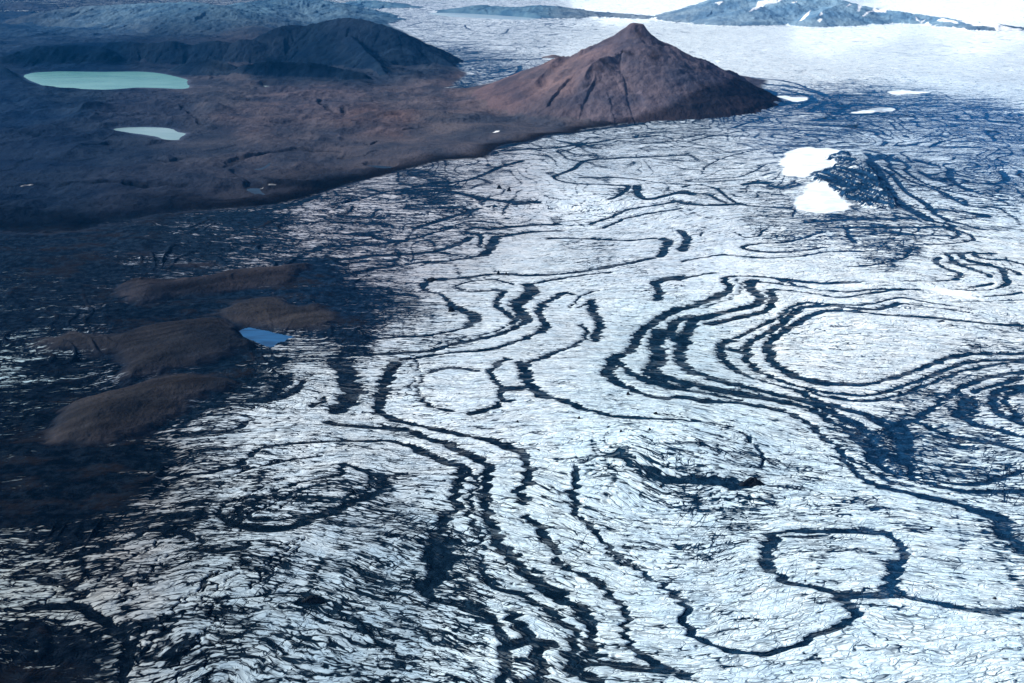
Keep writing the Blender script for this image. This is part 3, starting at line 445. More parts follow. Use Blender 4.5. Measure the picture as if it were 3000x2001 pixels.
# dark rock and cliff shadows painted into the tint, gullies and pale silt: (width, tint factor, carve depth, line)
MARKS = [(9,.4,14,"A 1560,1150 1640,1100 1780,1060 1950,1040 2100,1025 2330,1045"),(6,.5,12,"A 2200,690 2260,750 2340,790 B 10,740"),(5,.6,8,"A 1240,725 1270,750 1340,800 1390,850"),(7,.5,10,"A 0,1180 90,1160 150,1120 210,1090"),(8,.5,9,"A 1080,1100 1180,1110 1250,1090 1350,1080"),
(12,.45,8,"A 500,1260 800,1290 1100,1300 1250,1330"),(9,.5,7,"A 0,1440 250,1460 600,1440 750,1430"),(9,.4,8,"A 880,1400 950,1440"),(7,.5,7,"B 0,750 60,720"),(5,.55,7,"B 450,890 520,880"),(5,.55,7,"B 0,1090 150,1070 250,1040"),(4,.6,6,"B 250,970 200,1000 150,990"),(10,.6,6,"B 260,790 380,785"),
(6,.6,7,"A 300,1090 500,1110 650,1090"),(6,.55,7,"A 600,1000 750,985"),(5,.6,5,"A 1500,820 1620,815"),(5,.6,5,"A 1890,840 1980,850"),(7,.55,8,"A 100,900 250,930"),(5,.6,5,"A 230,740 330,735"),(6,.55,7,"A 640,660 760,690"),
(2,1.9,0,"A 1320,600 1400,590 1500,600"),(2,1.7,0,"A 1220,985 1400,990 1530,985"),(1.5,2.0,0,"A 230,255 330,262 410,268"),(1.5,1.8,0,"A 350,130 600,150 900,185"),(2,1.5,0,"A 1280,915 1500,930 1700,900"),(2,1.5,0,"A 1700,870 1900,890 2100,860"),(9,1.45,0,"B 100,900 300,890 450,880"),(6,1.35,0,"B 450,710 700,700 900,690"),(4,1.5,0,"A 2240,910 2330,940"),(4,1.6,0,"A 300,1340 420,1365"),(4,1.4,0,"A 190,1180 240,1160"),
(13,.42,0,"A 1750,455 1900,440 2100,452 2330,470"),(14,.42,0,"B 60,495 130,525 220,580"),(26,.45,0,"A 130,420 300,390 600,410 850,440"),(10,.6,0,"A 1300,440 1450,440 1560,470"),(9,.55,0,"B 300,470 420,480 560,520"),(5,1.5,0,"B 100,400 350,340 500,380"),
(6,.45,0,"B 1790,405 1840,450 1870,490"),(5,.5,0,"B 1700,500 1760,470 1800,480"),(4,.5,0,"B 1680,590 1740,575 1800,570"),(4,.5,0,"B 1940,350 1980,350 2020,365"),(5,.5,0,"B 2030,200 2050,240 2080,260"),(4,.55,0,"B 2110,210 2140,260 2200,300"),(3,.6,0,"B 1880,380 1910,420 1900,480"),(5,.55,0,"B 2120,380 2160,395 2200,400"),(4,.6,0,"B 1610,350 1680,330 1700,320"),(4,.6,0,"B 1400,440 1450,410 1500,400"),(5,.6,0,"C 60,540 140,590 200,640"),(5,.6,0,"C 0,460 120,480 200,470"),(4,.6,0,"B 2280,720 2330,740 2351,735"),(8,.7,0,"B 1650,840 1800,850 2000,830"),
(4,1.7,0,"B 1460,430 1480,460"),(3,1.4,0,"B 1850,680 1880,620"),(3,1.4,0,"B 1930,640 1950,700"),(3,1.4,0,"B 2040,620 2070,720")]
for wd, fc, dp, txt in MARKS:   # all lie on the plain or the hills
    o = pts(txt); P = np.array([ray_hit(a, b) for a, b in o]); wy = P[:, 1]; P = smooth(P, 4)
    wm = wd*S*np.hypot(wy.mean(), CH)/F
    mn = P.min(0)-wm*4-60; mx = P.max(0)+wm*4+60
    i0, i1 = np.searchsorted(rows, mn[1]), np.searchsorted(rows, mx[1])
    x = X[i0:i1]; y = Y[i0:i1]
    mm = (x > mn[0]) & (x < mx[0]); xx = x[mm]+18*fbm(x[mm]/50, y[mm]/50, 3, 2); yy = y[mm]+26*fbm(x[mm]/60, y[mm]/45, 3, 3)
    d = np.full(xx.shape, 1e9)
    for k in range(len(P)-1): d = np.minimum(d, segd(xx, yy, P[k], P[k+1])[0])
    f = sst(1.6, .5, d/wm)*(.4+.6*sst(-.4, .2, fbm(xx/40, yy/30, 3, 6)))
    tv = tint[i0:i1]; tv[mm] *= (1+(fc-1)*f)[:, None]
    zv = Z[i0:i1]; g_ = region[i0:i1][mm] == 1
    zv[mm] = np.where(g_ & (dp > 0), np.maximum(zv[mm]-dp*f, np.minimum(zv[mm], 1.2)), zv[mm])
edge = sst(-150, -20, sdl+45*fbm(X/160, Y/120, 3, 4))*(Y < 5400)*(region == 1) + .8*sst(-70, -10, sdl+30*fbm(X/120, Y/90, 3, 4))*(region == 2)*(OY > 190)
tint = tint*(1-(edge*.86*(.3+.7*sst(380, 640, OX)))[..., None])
lf_ = (sst(620, 60, OX)*(region == 1))[..., None]; tint = tint*(1-lf_*np.array([.48,.28,.10])); hillm = (region == 3); tint = tint*np.where(hillm[..., None], np.array([.42,.62,.75]), 1.0)  # vignette darkening at left put into the plain's tint; hill range toned down
tint = tint*np.where((region == 2)[..., None], np.array([1.08,.98,1.0]), 1.0)
low = sst(-520, -60, sdl+90*fbm(X/300, Y/200, 3, 2))*(region == 1)*sst(900, 700, OX)*(OY > 380); tint = tint*(1-(low*.55*(.7+.6*sst(-.2, .2, fbm(X/220, Y/90, 4, 6))))[..., None])
for nm in ('green', 'pale'):
    P_, z_ = LAKES[nm]; d_ = sdist(X, Y, P_, 80); sh = sst(34, 6, d_+16*fbm(X/50, Y/40, 3, 2))*(d_ > -10); tint = tint*(1+sh*.7)[..., None]

# snow: (outline, object id) clean snow mask
SNOW = [("C 720,1040 780,1020 850,1010 920,1018 1000,1020 1100,1040 1020,1080 990,1120 980,1150 1000,1180 1050,1195 1040,1215 980,1240 920,1255 850,1275 750,1270 680,1250 690,1210 660,1160 690,1100 710,1070", 20, 30.),
("C 860,1310 920,1312 980,1330 1030,1350 1100,1400 1180,1420 1100,1450 1020,1465 950,1475 820,1450 790,1420 780,1390 830,1350", 21, 22.),
("C 640,665 700,655 760,662 850,660 860,675 800,695 740,690 700,680", 22, 2.), ("C 1150,775 1220,762 1350,742 1470,745 1430,765 1300,775 1200,782", 23, 2.), ("C 1410,632 1500,622 1650,630 1700,640 1550,648 1450,645", 24, 2.),
("F 1640,400 1720,385 1800,390 1850,420 1990,440 1960,470 1850,470 1780,450 1700,430", 25, 1.)]
snow = np.zeros(X.shape, np.float32)
slabP = wpoly("C 1020,1080 1100,1050 1160,1070 1170,1140 1230,1190 1290,1240 1380,1330 1440,1370 1470,1430 1400,1450 1250,1430 1180,1400 1060,1360 920,1310 900,1280 1050,1220 990,1160 1000,1110")
slab = sdist(X+14*fbm(X/40, Y/40, 3, 2), Y+8*fbm(X/30, Y/30, 3, 5), slabP, 200)
# the ice dome (nunatak-like bulge) that carries the snow and the crevassed ash flank
nx, ny = O2W(1935, 415)
bulge = 46*np.exp(-(((X-nx)/330)**2+((Y-ny-40)/300)**2)**1.3)
Z = Z + bulge
for t, i, h in SNOW:
    P = wpoly(t); d = sdist(X+20*fbm(X/45, Y/35, 4, 1), Y+22*fbm(X/50, Y/30, 4, 2), P, 200)
    s = sst(5, -7, d)*(1. if i < 22 else .25+.75*sst(-.25, .15, fbm(X/90, Y/60, 4, 3))); snow = np.maximum(snow, s)
    Z = Z*(1) - (icerel*s*.9) ; 
    if i < 22: region[d < 0] = i
m = sst(6, -6, slab); cre = ridged((X*.8+Y*.5)/26, (Y*.8-X*.3)/120, 4, 3)
Z = Z + m*(1-snow)*(cre-.45)*34
band = np.maximum(band, m*(1-snow)*(.98-.62*sst(.60, .78, cre))); region[(slab < 0) & (snow < .5)] = 26
# snow patches on far and near mountains, as metres on the ground
SP = [("C 220,20 250,10 280,12 250,30",4), ("C 520,5 600,0 690,0 650,20 570,30 520,60 460,85 480,60 510,40",4), ("C 750,15 790,5 770,22",4), ("C 800,150 830,115 880,60 870,95 840,130",4), ("C 940,105 955,82 965,95 950,110",4), ("C 930,145 945,125 965,130 945,155",4), ("C 1130,50 1150,22 1165,35",4), ("C 1235,110 1270,80 1320,55 1350,70 1500,78 1400,85 1310,75 1250,115",4), ("C 1205,75 1220,30 1235,45 1215,80",4),
("C 1600,110 1640,150 1680,130 1650,165 1610,140",4), ("C 1660,165 1690,150 1710,165 1680,172",4), ("C 1750,140 1790,120 1890,150 1900,165 1800,150",4), ("C 1820,245 1860,180 1950,195 2040,240 1960,255 1880,250",4), ("C 1900,140 2050,155 2250,185 2340,200 2300,240 2200,240 2150,190 2000,175",4),
("C 215,415 250,412 252,425 240,438",2), ("B 1035,915 1060,903 1085,902 1060,912",1), ("A 2230,1505 2280,1500",1),("A 200,1515 265,1512 240,1522",1),("A 735,1333 800,1338 800,1346",1),("A 1865,1400 1890,1390 1910,1402 1880,1408",1),("A 1770,1435 1800,1427 1820,1432 1790,1442",1)]
for t, i in SP:
    o = pts(t)
    if len(o) < 3: continue
    w_ = np.array([ray_hit(a, b) for a, b in o])
    d = sdist(X+8*fbm(X/60, Y/60, 3, 1), Y+14*fbm(X/50, Y/50, 3, 2), w_, 120)
    snow = np.maximum(snow, sst(5, -5, d)*(.98))
hz = (region == 4) | (region == 0)
snow = np.maximum(snow, sst(60, 110, Z + 35*fbm(X/300, Y/300, 4, 4))*(region == 4)*sst(3900, 4600, X)*.0)
# far ice cap is clean
far = sst(10800, 12500, Y)
rockm = np.where(region >= 2, np.maximum(rockm, np.isin(region, (2, 3, 4, 5, 9)).astype(np.float32)), rockm)
rockm = np.where(np.isin(region, (20, 21, 26)), 0, rockm)

# ash tone with far haze and left-side shadow mixed in, tint of clean ice
ASH = [(200,540,.018,.026,.045),(420,510,.018,.026,.045),(60,620,.008,.014,.028),(600,500,.012,.024,.045),(100,1300,.003,.005,.010),(400,1300,.004,.008,.015),(100,1000,.004,.007,.014),(300,700,.005,.010,.022),(600,850,.006,.014,.028),(700,600,.010,.024,.055),(800,1400,.006,.016,.030),(1000,1100,.007,.018,.036),(1200,1400,.008,.022,.042),(1200,700,.010,.030,.062),(1500,900,.010,.032,.062),(1700,1200,.010,.034,.072),(2200,1100,.010,.045,.11),(2300,1400,.012,.05,.11),(2200,700,.014,.048,.10),(2100,450,.018,.06,.14),(2200,300,.02,.11,.29),(1900,230,.02,.085,.21),(1500,450,.016,.045,.09),(1000,450,.012,.03,.065),(1300,100,.03,.08,.17),(200,450,.012,.02,.04),(2100,100,.10,.25,.45)]
ICE = [(1500,60,.88,.91,.93),(1500,150,.88,.91,.93),(2000,60,.88,.91,.93),(100,1400,.34,.37,.38),(500,1350,.36,.43,.48),(800,1400,.38,.47,.54),(700,1100,.60,.65,.70),(300,1250,.34,.32,.32),(300,700,.30,.33,.40),(900,560,.46,.43,.47),(1200,1400,.64,.74,.80),(1500,1100,.68,.79,.86),(1100,800,.74,.80,.86),(2000,1300,.72,.83,.90),(2000,700,.82,.86,.90),(2200,300,.72,.82,.92),(1500,400,.74,.79,.86),(1800,120,.86,.89,.92),(2200,100,.9,.92,.94),(1200,90,.8,.83,.88),(700,520,.42,.40,.44),(1000,480,.55,.55,.6),(20,870,.35,.45,.5)]
ash = samp(ctrl(ASH, 110, 70), OX, OY)*np.array([.24,.34,.38]); icec = samp(ctrl(ICE, 110, 70), OX, OY)

# flow coordinates for crevasses (metres): rows of crevasses bend with the ice
ang = fbm(X/900, Y/900, 2, 6)*.5
ang = ang + .55*np.exp(-((OX-300)/420)**2-((OY-1300)/260)**2) + .3*np.exp(-((OX-1700)/500)**2-((OY-1300)/260)**2)
FU = X + .35*Y*0 + 30*fbm(X/260, Y/260, 2, 2)
FV = Y - 220*fbm(X/900, Y/900, 2, 6) - 14*fbm(X/90, Y/90, 2, 3)
FV = FV - .32*(X+650)*np.exp(-((OX-350)/420)**2-((OY-1320)/280)**2) - .22*(X-150)*np.exp(-((OX-1800)/420)**2-((OY-1330)/260)**2)

# ------------------------------------------------------------------ material
def N(t, ty, **kw):
    n = t.nodes.new(ty)
    for k, v in kw.items(): setattr(n, k, v)
    return n
class G:
    def __init__(s, name):
        s.m = bpy.data.materials.new(name); s.m.use_nodes = True; s.t = s.m.node_tree; s.t.nodes.clear()
        s.out = N(s.t, 'ShaderNodeOutputMaterial'); s.b = N(s.t, 'ShaderNodeBsdfPrincipled'); s.t.links.new(s.b.outputs[0], s.out.inputs[0])
    def set(s, sock, v):
        if isinstance(v, bpy.types.NodeSocket): s.t.links.new(v, sock)
        elif v is not None: sock.default_value = v
    def math(s, op, a, b=None, c=None, clamp=False):
        n = N(s.t, 'ShaderNodeMath', operation=op); n.use_clamp = clamp
        for i, v in enumerate((a, b, c)):
            if v is not None: s.set(n.inputs[i], v)
        return n.outputs[0]
    def vm(s, op, a, b=None):
        n = N(s.t, 'ShaderNodeVectorMath', operation=op); s.set(n.inputs[0], a)
        if b is not None: s.set(n.inputs[1], b)
        return n.outputs[0]
    def attr(s, name, vec=False):
        n = N(s.t, 'ShaderNodeAttribute', attribute_name=name); return n.outputs['Vector' if vec else 'Fac'] if not vec else n.outputs['Color']
    def noise(s, v, scale=1., det=3., rough=.55, dist=0.):
        n = N(s.t, 'ShaderNodeTexNoise'); s.set(n.inputs['Vector'], v); n.inputs['Scale'].default_value = scale
        n.inputs['Detail'].default_value = det; n.inputs['Roughness'].default_value = rough; n.inputs['Distortion'].default_value = dist
        return n.outputs['Fac']
    def voro(s, v, feat='DISTANCE_TO_EDGE', scale=1., rnd=1., out='Distance'):
        n = N(s.t, 'ShaderNodeTexVoronoi', feature=feat); s.set(n.inputs['Vector'], v); n.inputs['Scale'].default_value = scale
        n.inputs['Randomness'].default_value = rnd; return n.outputs[out]
    def mr(s, v, a, b, c=0., d=1.):
        n = N(s.t, 'ShaderNodeMapRange', interpolation_type='SMOOTHSTEP'); s.set(n.inputs[0], v)
        for i, k in enumerate((a, b, c, d)): s.set(n.inputs[i+1], k)
        return n.outputs[0]
    def mix(s, f, a, b):
        n = N(s.t, 'ShaderNodeMix', data_type='RGBA'); s.set(n.inputs[0], f)
        s.set(n.inputs[6], a); s.set(n.inputs[7], b); return n.outputs[2]
def terrain_material():
    g = G("ice_and_rock"); t = g.t
    flow = g.attr('flow', True)                           # metres / 100
    pos = N(t, 'ShaderNodeTexCoord').outputs['Object']
    dirt = g.attr('dirt'); band = g.attr('band'); snow = g.attr('snow'); rock = g.attr('rock')
    # crevasse cells, long across the flow
    wv = N(t, 'ShaderNodeTexNoise'); g.set(wv.inputs['Vector'], g.vm('MULTIPLY', flow, (5., 14., 0))); wv.inputs['Scale'].default_value = 1; wv.inputs['Detail'].default_value = 2
    wf = g.vm('MULTIPLY', g.vm('SUBTRACT', wv.outputs['Color'], (.5, .5, .5)), (.26, .07, 0)); flow0 = flow; flow = g.vm('ADD', flow, wf)
    c1 = g.voro(g.vm('ADD', g.vm('MULTIPLY', flow, (4.3, 15.5, 0)), (0, 0, 0)))
    c2 = g.voro(g.vm('MULTIPLY', flow, (9.5, 33., 0)))
    c3 = g.voro(g.vm('MULTIPLY', flow, (1.3, 2.6, 0)))
    s1 = g.noise(g.vm('MULTIPLY', flow, (1.3, 9.5, 0)), 1, 4, .62)
    s2 = g.noise(g.vm('MULTIPLY', flow, (4.5, 24., 0)), 1, 3, .6)
    s0 = g.noise(g.vm('MULTIPLY', flow0, (.22, 1.7, 0)), 1, 4, .6)
    p1 = g.noise(g.vm('MULTIPLY', flow, (.55, .8, 0)), 1, 4, .6)
    fr = N(t, 'ShaderNodeVectorRotate', rotation_type='Z_AXIS'); g.set(fr.inputs['Vector'], flow0); fr.inputs['Angle'].default_value = math.radians(-52)
    c4 = g.voro(g.vm('ADD', g.vm('MULTIPLY', fr.outputs[0], (.9, 5.5, 0)), g.vm('MULTIPLY', wf, (1.2, 3., 0))))
    cr4 = g.math('MULTIPLY', g.mr(c4, 0., .045, 1, 0), g.mr(p1q := g.noise(g.vm('MULTIPLY', flow0, (.9, 1.1, 0)), 1, 3, .6), .50, .62))
    cr1 = g.mr(c1, 0.0, .16, 1, 0); cr2 = g.mr(c2, 0.0, .14, 1, 0); cr3 = g.mr(c3, 0.0, .022, 1, 0)
    m1 = g.mr(s1, .38, .62, 0, 1); m2 = g.mr(s2, .40, .60)
    crack = g.math('MAXIMUM', g.math('MULTIPLY', cr1, g.math('MULTIPLY_ADD', m1, .80, .18)), g.math('MULTIPLY', cr2, g.math('MULTIPLY', m2, .6)))
    crack = g.math('MAXIMUM', crack, g.math('MULTIPLY', cr3, g.mr(p1, .4, .6, .1, .6)))
    crack = g.math('MAXIMUM', crack, g.math('MULTIPLY', cr4, g.math('MULTIPLY_ADD', dirt, 1.0, .45), clamp=True))
    crack = g.math('MULTIPLY', crack, g.mr(dirt, .0, .10))
    v = g.math('ADD', g.math('MULTIPLY', g.math('SUBTRACT', s1, .5), .85), g.math('MULTIPLY', g.math('SUBTRACT', s2, .5), .8))
    v = g.math('ADD', v, g.math('MULTIPLY', g.math('SUBTRACT', p1, .5), .45))
    v = g.math('ADD', v, g.math('MULTIPLY', g.math('SUBTRACT', s0, .5), g.math('MULTIPLY_ADD', dirt, 1.1, .1)))
    v = g.math('ADD', v, g.math('MULTIPLY', crack, g.math('MULTIPLY_ADD', dirt, .30, .30)))
    v = g.math('ADD', v, dirt)
    bn = g.math('ADD', band, g.math('MULTIPLY', g.math('SUBTRACT', s2, .5), .42))
    bn = g.math('ADD', bn, g.math('MULTIPLY', g.math('SUBTRACT', s1, .5), .35))
    bn = g.math('ADD', bn, g.math('MULTIPLY', crack, .10))
    bandm = g.mr(bn, .46, .58)
    dm = g.mr(v, .31, .60)
    dm = g.math('MAXIMUM', dm, g.math('MULTIPLY', crack, g.math('MULTIPLY_ADD', dirt, .6, .70), clamp=True))
    halo = g.math('MULTIPLY', g.mr(band, .18, .55), .16)
    thin = g.math('ADD', dm, halo, clamp=True)
    grain = g.noise(pos, .55, 3, .7)
    hole = g.math('MULTIPLY', g.mr(g.math('MULTIPLY_ADD', s0, .4, g.math('MULTIPLY', s1, .6)), .50, .62), .14)
    bandm = g.math('MULTIPLY', bandm, g.math('SUBTRACT', 1., g.math('MULTIPLY', hole, g.mr(band, 1.1, .95))))
    a = g.math('MAXIMUM', thin, bandm)
    a = g.math('MULTIPLY', a, g.math('SUBTRACT', 1., snow))
    ice = g.vm('MULTIPLY', g.attr('icec', True), (.97, 1.0, .99)); ashc = g.attr('ash', True)
    ashv = g.mix(g.mr(g.noise(pos, .03, 4, .6), .35, .7), ashc, g.vm('MULTIPLY', ashc, (1.9, 1.8, 1.7)))
    ashv = g.mix(g.math('MULTIPLY', g.mr(g.noise(g.vm('MULTIPLY', pos, (.006, .014, .01)), 1, 5, .65), .47, .62, 0, .9), g.mr(dirt, .6, .8)), ashv, (.011, .0105, .012, 1))
    ashv = g.mix(g.math('MULTIPLY', g.mr(g.math('ADD', g.math('MULTIPLY', grain, .4), g.math('MULTIPLY', g.noise(pos, .06, 5, .65), .6)), .46, .60, 0, .75), g.mr(band, .9, 1.1, 1, .1)), ashv, g.vm('ADD', g.vm('MULTIPLY', ashc, (3.0, 3.0, 2.7)), (.005, .007, .010)))
    icev = g.mix(g.mr(g.noise(g.vm('MULTIPLY', flow, (2., 3., 0)), 1, 3), .35, .7), ice, g.vm('MULTIPLY', ice, (.80, .87, .93)))
    ic = g.mix(a, icev, ashv)
    ic = g.mix(snow, ic, g.mix(g.mr(g.noise(g.vm('MULTIPLY', pos, (.012, .03, .02)), 1, 4, .6), .35, .65), (.60, .70, .78, 1), (.80, .83, .86, 1)))
    # rock
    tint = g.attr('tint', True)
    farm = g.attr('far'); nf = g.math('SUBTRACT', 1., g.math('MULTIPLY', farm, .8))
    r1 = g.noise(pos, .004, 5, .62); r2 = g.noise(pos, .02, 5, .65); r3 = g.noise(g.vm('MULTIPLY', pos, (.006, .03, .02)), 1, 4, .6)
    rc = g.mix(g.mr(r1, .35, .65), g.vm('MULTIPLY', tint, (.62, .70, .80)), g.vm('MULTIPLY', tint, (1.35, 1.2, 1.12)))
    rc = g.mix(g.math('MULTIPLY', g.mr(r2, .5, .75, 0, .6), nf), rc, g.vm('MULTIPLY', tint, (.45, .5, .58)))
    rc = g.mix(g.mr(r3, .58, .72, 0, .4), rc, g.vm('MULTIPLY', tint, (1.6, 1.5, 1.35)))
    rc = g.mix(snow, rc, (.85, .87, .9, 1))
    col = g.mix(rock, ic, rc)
    g.set(g.b.inputs['Base Color'], col)
    g.b.inputs['Roughness'].default_value = .8
    g.set(g.b.inputs['Specular IOR Level'], g.math('MULTIPLY', g.math('SUBTRACT', 1., g.math('MAXIMUM', a, rock)), .2))
    hh = g.math('MULTIPLY', g.math('SUBTRACT', 1., crack), 2.2)
    hh = g.math('MULTIPLY', hh, g.math('SUBTRACT', 1., g.math('MULTIPLY', snow, .9)))
    hi = g.math('ADD', hh, g.math('MULTIPLY', s2, 1.2))
    hr = g.math('ADD', g.math('MULTIPLY', r2, 14.), g.math('MULTIPLY', g.noise(pos, .1, 3), 3.))
    h = g.math('ADD', g.math('MULTIPLY', hi, g.math('SUBTRACT', 1., rock)), g.math('MULTIPLY', hr, rock))
    bp = N(t, 'ShaderNodeBump'); bp.inputs['Strength'].default_value = .8; bp.inputs['Distance'].default_value = 1.; g.set(bp.inputs['Height'], h)
    t.links.new(bp.outputs[0], g.b.inputs['Normal'])
    return g.m
TM = terrain_material()

# ------------------------------------------------------------------ meshes
def tag(o, label, cat, kind='structure', group=None):
    o['label'] = label; o['category'] = cat
    if kind: o['kind'] = kind
    if group: o['group'] = group
    return o
idx = np.arange(NR*NC, dtype=np.int32).reshape(NR, NC)
quads = np.stack([idx[:-1, :-1], idx[:-1, 1:], idx[1:, 1:], idx[1:, :-1]], -1).reshape(-1, 4)
freg = region[:-1, :-1].reshape(-1)
Xf = X.astype(np.float32).ravel(); Yf = Y.astype(np.float32).ravel(); Zf = Z.astype(np.float32).ravel()
flow = np.stack([FU.ravel()/100, FV.ravel()/100, np.zeros(NR*NC)], 1).astype(np.float32)
def col4(c): return np.concatenate([c.reshape(-1, 3), np.ones((NR*NC, 1))], 1).astype(np.float32)
AT = dict(far=('FLOAT', sst(7800, 10500, Y)), dirt=('FLOAT', dirt), band=('FLOAT', band), snow=('FLOAT', snow), rock=('FLOAT', rockm), flow=('FLOAT_VECTOR', flow),
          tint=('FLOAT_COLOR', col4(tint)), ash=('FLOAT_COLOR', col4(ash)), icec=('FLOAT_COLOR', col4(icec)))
def build_region(name, mask, label, cat):
    q = quads[mask]
    if not len(q): print("EMPTY", name); return
    used, inv = np.unique(q, return_inverse=True); inv = inv.astype(np.int32).ravel()
    me = bpy.data.meshes.new(name); nv = len(used); nf = len(q)
    me.vertices.add(nv); me.loops.add(nf*4); me.polygons.add(nf)
    co = np.stack([Xf[used], Yf[used], Zf[used]], 1).astype(np.float32)
    me.vertices.foreach_set('co', co.ravel()); me.loops.foreach_set('vertex_index', inv)
    me.polygons.foreach_set('loop_start', np.arange(0, nf*4, 4, dtype=np.int32)); me.polygons.foreach_set('loop_total', np.full(nf, 4, np.int32))
    me.update(calc_edges=True); me.shade_smooth()
    for k, (ty, arr) in AT.items():
        a = me.attributes.new(k, ty, 'POINT')
        if ty == 'FLOAT': a.data.foreach_set('value', arr.reshape(-1)[used].astype(np.float32))
        elif ty == 'FLOAT_VECTOR': a.data.foreach_set('vector', arr[used].ravel())
        else: a.data.foreach_set('color', arr[used].ravel())
    me.materials.append(TM)
    o = bpy.data.objects.new(name, me); scene.collection.objects.link(o)
    return tag(o, label, cat)
BAND_SEEN = (bid > 0) & (band > .5) & (region == 0); region[BAND_SEEN] = bid[BAND_SEEN]
region[(region == 0) & (OX < 900) & (OY > 420) & (dirt > .64)] = 60
freg = region[:-1, :-1].reshape(-1)
REG = [(0,'glacier','vast white crevassed glacier with winding dark ash bands','glacier'),
(1,'moraine_plain','brown and blue grey rocky plain between the green lake and the ice','plain'),
(2,'mountain','reddish brown pointed peak rising at the edge of the glacier','mountain'),
(3,'hill_range','dark blue rounded hill range behind the green lake','hills'),
(4,'snowy_mountain','pale blue hazy mountain with snow patches beyond the white ice','mountain'),
(5,'far_hills','low hazy blue hills on the skyline behind the dark range','hills'),
(9,'rock_hump','small dark rounded hump on the back glacier beside the peak','hill'),
(10,'bedrock_dome','long brown rock dome below the dirty ice, farthest of the big four','rock dome'),
(11,'bedrock_dome','rough brown rock dome behind the small blue pool','rock dome'),
(12,'bedrock_dome','broad smooth grey brown dome touching the blue pool','rock dome'),
(13,'bedrock_dome','large smooth brown dome nearest the viewer, streaked and rounded','rock dome'),
(14,'bedrock_dome','tiny brown rock island north of the domes','rock dome'),
(15,'bedrock_dome','thin low brown rock sliver just above the long dome','rock dome'),
(20,'snowfield','larger smooth bright white snow cap on the ice bulge','snow'),
(21,'snowfield','smaller smooth white snow cap below the larger one','snow'),
(22,'snow_patch','ragged white snow patch beside the dark tail of the peak','snow'),(23,'snow_patch','long white snow lens inside the dark loop east of the peak','snow'),(24,'snow_patch','thin white snow strip farthest out on the blue ice','snow'),
(26,'crevassed_slope','dark crevassed ash flank beside the two snow caps','slope')]
REG += [(k, 'ash_band', v[1], 'ash band') for k, v in sorted(BIDS.items())] + [(60, 'debris_field', 'black debris covered ice around the brown rock domes', 'debris')]
known = [r[0] for r in REG]
freg = np.where(np.isin(freg, known), freg, 0)
for i, n, l, c in REG:
    o_ = build_region(n, freg == i, l, c)
    if o_ is not None and n in ('ash_band', 'bedrock_dome', 'snow_patch'): o_['group'] = {'ash_band': 'winding ash bands on the glacier', 'bedrock_dome': 'brown rock domes beside the ice', 'snow_patch': 'snow patches on the blue ice'}[n]

# ------------------------------------------------------------------ water
def water_mat(name, c1, c2, rough=.25, sc_=(.002, .006, 0)):
    g = G(name); pos = N(g.t, 'ShaderNodeTexCoord').outputs['Object']
    n = g.noise(g.vm('MULTIPLY', pos, sc_), 1, 4, .6, .6)
    g.set(g.b.inputs['Base Color'], g.mix(g.mr(n, .35, .65), c1+(1,), c2+(1,))); g.b.inputs['Roughness'].default_value = rough
    g.b.inputs['Specular IOR Level'].default_value = .15
    bp = N(g.t, 'ShaderNodeBump'); bp.inputs['Distance'].default_value = .15; bp.inputs['Strength'].default_value = .3
    g.set(bp.inputs['Height'], g.noise(g.vm('MULTIPLY', pos, (.15, .3, 0)), 1, 2)); g.t.links.new(bp.outputs[0], g.b.inputs['Normal'])
    return g.m
WM = dict(green=water_mat('silty_green', (.055,.19,.18), (.09,.24,.22)), pale=water_mat('silty_pale', (.14,.23,.24), (.18,.27,.28)),
          strip=water_mat('silty_strip', (.16,.22,.24), (.2,.26,.27)), blue=water_mat('melt_blue', (.002,.035,.10), (.01,.08,.20), .3, (.01,.05,0)), far=water_mat('far_pale', (.25,.33,.4), (.3,.4,.46)))
def add_water(key, name, mat, label, cat='lake', grow=4.0):
    P, zl = LAKES[key]; c = P.mean(0)
    d = P-c; L = np.hypot(d[:, 0], d[:, 1])[:, None]; Q = c + d*(1+grow/L)
    n = len(Q); me = bpy.data.meshes.new(name)
    me.from_pydata([(float(a), float(b), zl) for a, b in Q], [], [tuple(range(n))])
    import bmesh
    bm = bmesh.new(); bm.from_mesh(me); bmesh.ops.triangulate(bm, faces=bm.faces[:], ngon_method='EAR_CLIP')
    for f in bm.faces:
        if f.normal.z < 0: f.normal_flip()
    bm.to_mesh(me); bm.free(); me.materials.append(mat)
    o = bpy.data.objects.new(name, me); scene.collection.objects.link(o); tag(o, label, cat)
add_water('green', 'lake', WM['green'], 'large turquoise lake under the dark hill range', grow=6)
add_water('pale', 'lake', WM['pale'], 'small pale grey green lake in front of the crater wall')
add_water('strip', 'water', WM['strip'], 'thin pale strip of water at the foot of the dark hills')
WM['dull'] = water_mat('dull_blue', (.003,.014,.035), (.008,.03,.06), .6, (.01,.05,0))
add_water('stream', 'river', WM['dull'], 'short blue meltwater stream winding through dark moraine', 'river', 3)
add_water('stream2', 'river', WM['dull'], 'tiny blue upper reach of the meltwater stream', 'river', 3)
add_water('meltpool', 'meltwater_pool', WM['blue'], 'vivid blue meltwater pool between the brown rock domes and ice', 'pool', 1.5)
add_water('shore', 'meltwater_pool', WM['dull'], 'small blue pool at the edge of the ice below the brown plain', 'pool', 2)
0 and add_water('west', 'meltwater_pool', WM['dull'], 'dull blue pool in dark moraine at the left frame edge', 'pool', 2)
add_water('farlake', 'lake', WM['far'], 'pale hazy lake before the far blue hills', 'lake', 10)

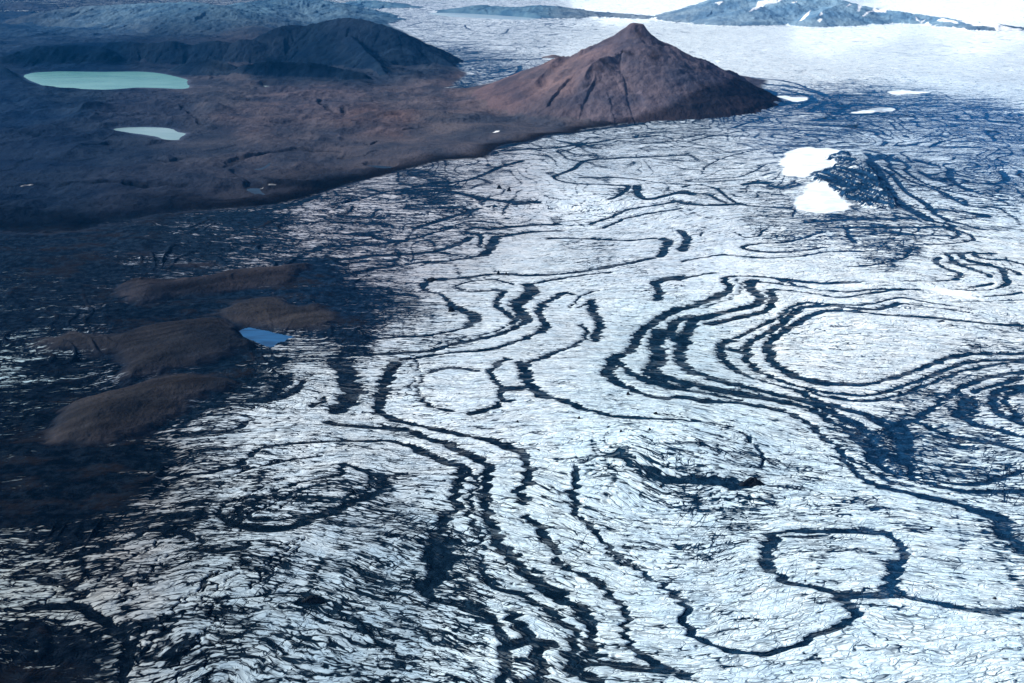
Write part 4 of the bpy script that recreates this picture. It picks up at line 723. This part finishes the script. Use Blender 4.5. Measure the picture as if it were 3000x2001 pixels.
# ------------------------------------------------------------------ dirt cones and dark mounds standing on the ice
def zat(x, y):
    i = int(np.clip(np.searchsorted(rows, y), 0, NR-1)); j = int(np.clip(np.searchsorted(sc, x/WY[i]), 0, NC-1)); return float(Z[i, j])
gc = G("cone_ash"); pc = N(gc.t, 'ShaderNodeTexCoord').outputs['Object']
gc.set(gc.b.inputs['Base Color'], gc.mix(gc.mr(gc.noise(pc, .25, 5, .65), .4, .65), (.006, .008, .012, 1), (.016, .02, .026, 1)))
gc.b.inputs['Roughness'].default_value = .95; gc.b.inputs['Specular IOR Level'].default_value = 0
def mound(ox, oy, wpx, hgt, label, asp=.6, peak=.9, seed=0):
    x0, y0 = O2W(ox, oy); x0 = float(x0); y0 = float(y0); r = wpx*S*math.hypot(y0, CH)/F/2
    rs = random.Random(seed); n, m = 40, 14; v = []; f = []
    ph = [rs.uniform(0, 6.28) for _ in range(8)]
    for k in range(m+1):
        t = k/m
        for a in range(n):
            th = a/n*2*math.pi
            e = 1 + .16*math.sin(2*th+ph[0]) + .12*math.sin(3*th+ph[1]) + .09*math.sin(5*th+ph[2]+t) + .06*math.sin(9*th+ph[3]+2*t)
            h = hgt*(1-t)**peak*(1+.22*math.sin(4*th+ph[4]+3*t)*t*(1-t)*4+.12*math.sin(11*th+ph[5])*t*(1-t)*4)
            v.append((r*t*e*math.cos(th)+r*.18*(1-t)*math.sin(ph[6]), r*asp*t*e*math.sin(th), h-1.5*t*t))
    for k in range(m):
        for a in range(n): f.append((k*n+a, (k+1)*n+a, (k+1)*n+(a+1) % n, k*n+(a+1) % n))
    me = bpy.data.meshes.new('dirt_cone'); me.from_pydata(v, [], f); me.shade_smooth(); me.materials.append(gc.m)
    o = bpy.data.objects.new('dirt_cone', me); scene.collection.objects.link(o); o.location = (x0, y0, zat(x0, y0)-.4)
    o['label'] = label; o['category'] = 'dirt cone'; o['group'] = 'dark dirt cones standing on the ice'
CONES = [(1727, 1112, 54, 13, 'large black mound at the end of a dark smear on white ice', .5, .7),
(1146, 434, 11, 14, 'left one of two small black cones close together on far ice', .6, .8), (1169, 439, 12, 15, 'right one of two small black cones close together on far ice', .6, .8),
(992, 641, 30, 9, 'low dark lump at the sharp start of the pointed ash band', .5, .7), (1144, 628, 9, 11, 'left of two tiny peaks on a thin ash line', .6, .8), (1162, 630, 8, 9, 'right of two tiny peaks on a thin ash line', .6, .8),
(1036, 715, 16, 14, 'rusty dark lump inside the dark wedge of ice', .6, .8), (1442, 909, 10, 7, 'small black cone under the toothed bundle of bands', .7, .8),
(1329, 970, 9, 6, 'tiny black cone right of the small white basin', .7, .8), (1188, 974, 8, 5, 'tiny black cone below the small white basin', .7, .8), (1505, 960, 12, 6, 'small black cone on the thin grey arc above the dirty oval', .7, .8),
(1491, 1007, 8, 5, 'tiny black cone on clean ice inside the thin grey arc', .7, .8), (1425, 1008, 8, 4, 'tiny black cone left of the similar one on clean ice', .7, .8),
(718, 1381, 46, 9, 'long black crag beside the lone crevasse on dirty ice', .3, .6), (1517, 1123, 9, 4, 'small dark cone where the dark smear begins', .7, .8),
(2137, 1216, 11, 4, 'small black cone right of the closed ash ring top', .6, .8), (2283, 1375, 14, 3, 'dark lump on white ice by the thin ash tail', .6, .8), (1849, 1332, 8, 3.5, 'small dark cone inside the closed ash ring', .7, .8)]
for k, c in enumerate(CONES): mound(c[0], c[1], c[2], c[3], c[4], c[5], c[6], k+3)

# ------------------------------------------------------------------ haze
def haze(density=0.9e-5):
    x, y0, y1, z0, z1 = 60000., -3000., 72000., -60., 900.
    v = [(-x, y0, z0), (x, y0, z0), (x, y1, z0), (-x, y1, z0), (-x, y0, z1), (x, y0, z1), (x, y1, z1), (-x, y1, z1)]
    f = [(3, 2, 1, 0), (4, 5, 6, 7), (0, 1, 5, 4), (1, 2, 6, 5), (2, 3, 7, 6), (3, 0, 4, 7)]
    me = bpy.data.meshes.new('haze'); me.from_pydata(v, [], f); o = bpy.data.objects.new('haze', me); scene.collection.objects.link(o)
    m = bpy.data.materials.new('air'); m.use_nodes = True; t = m.node_tree; t.nodes.clear()
    pv = t.nodes.new('ShaderNodeVolumePrincipled'); out = t.nodes.new('ShaderNodeOutputMaterial')
    pv.inputs['Color'].default_value = (.02, .34, 1.0, 1); pv.inputs['Density'].default_value = density; pv.inputs['Anisotropy'].default_value = 0.1
    t.links.new(pv.outputs[0], out.inputs['Volume']); me.materials.append(m)
    tag(o, 'thin blue haze hanging over the whole landscape', 'haze', 'stuff')
haze()
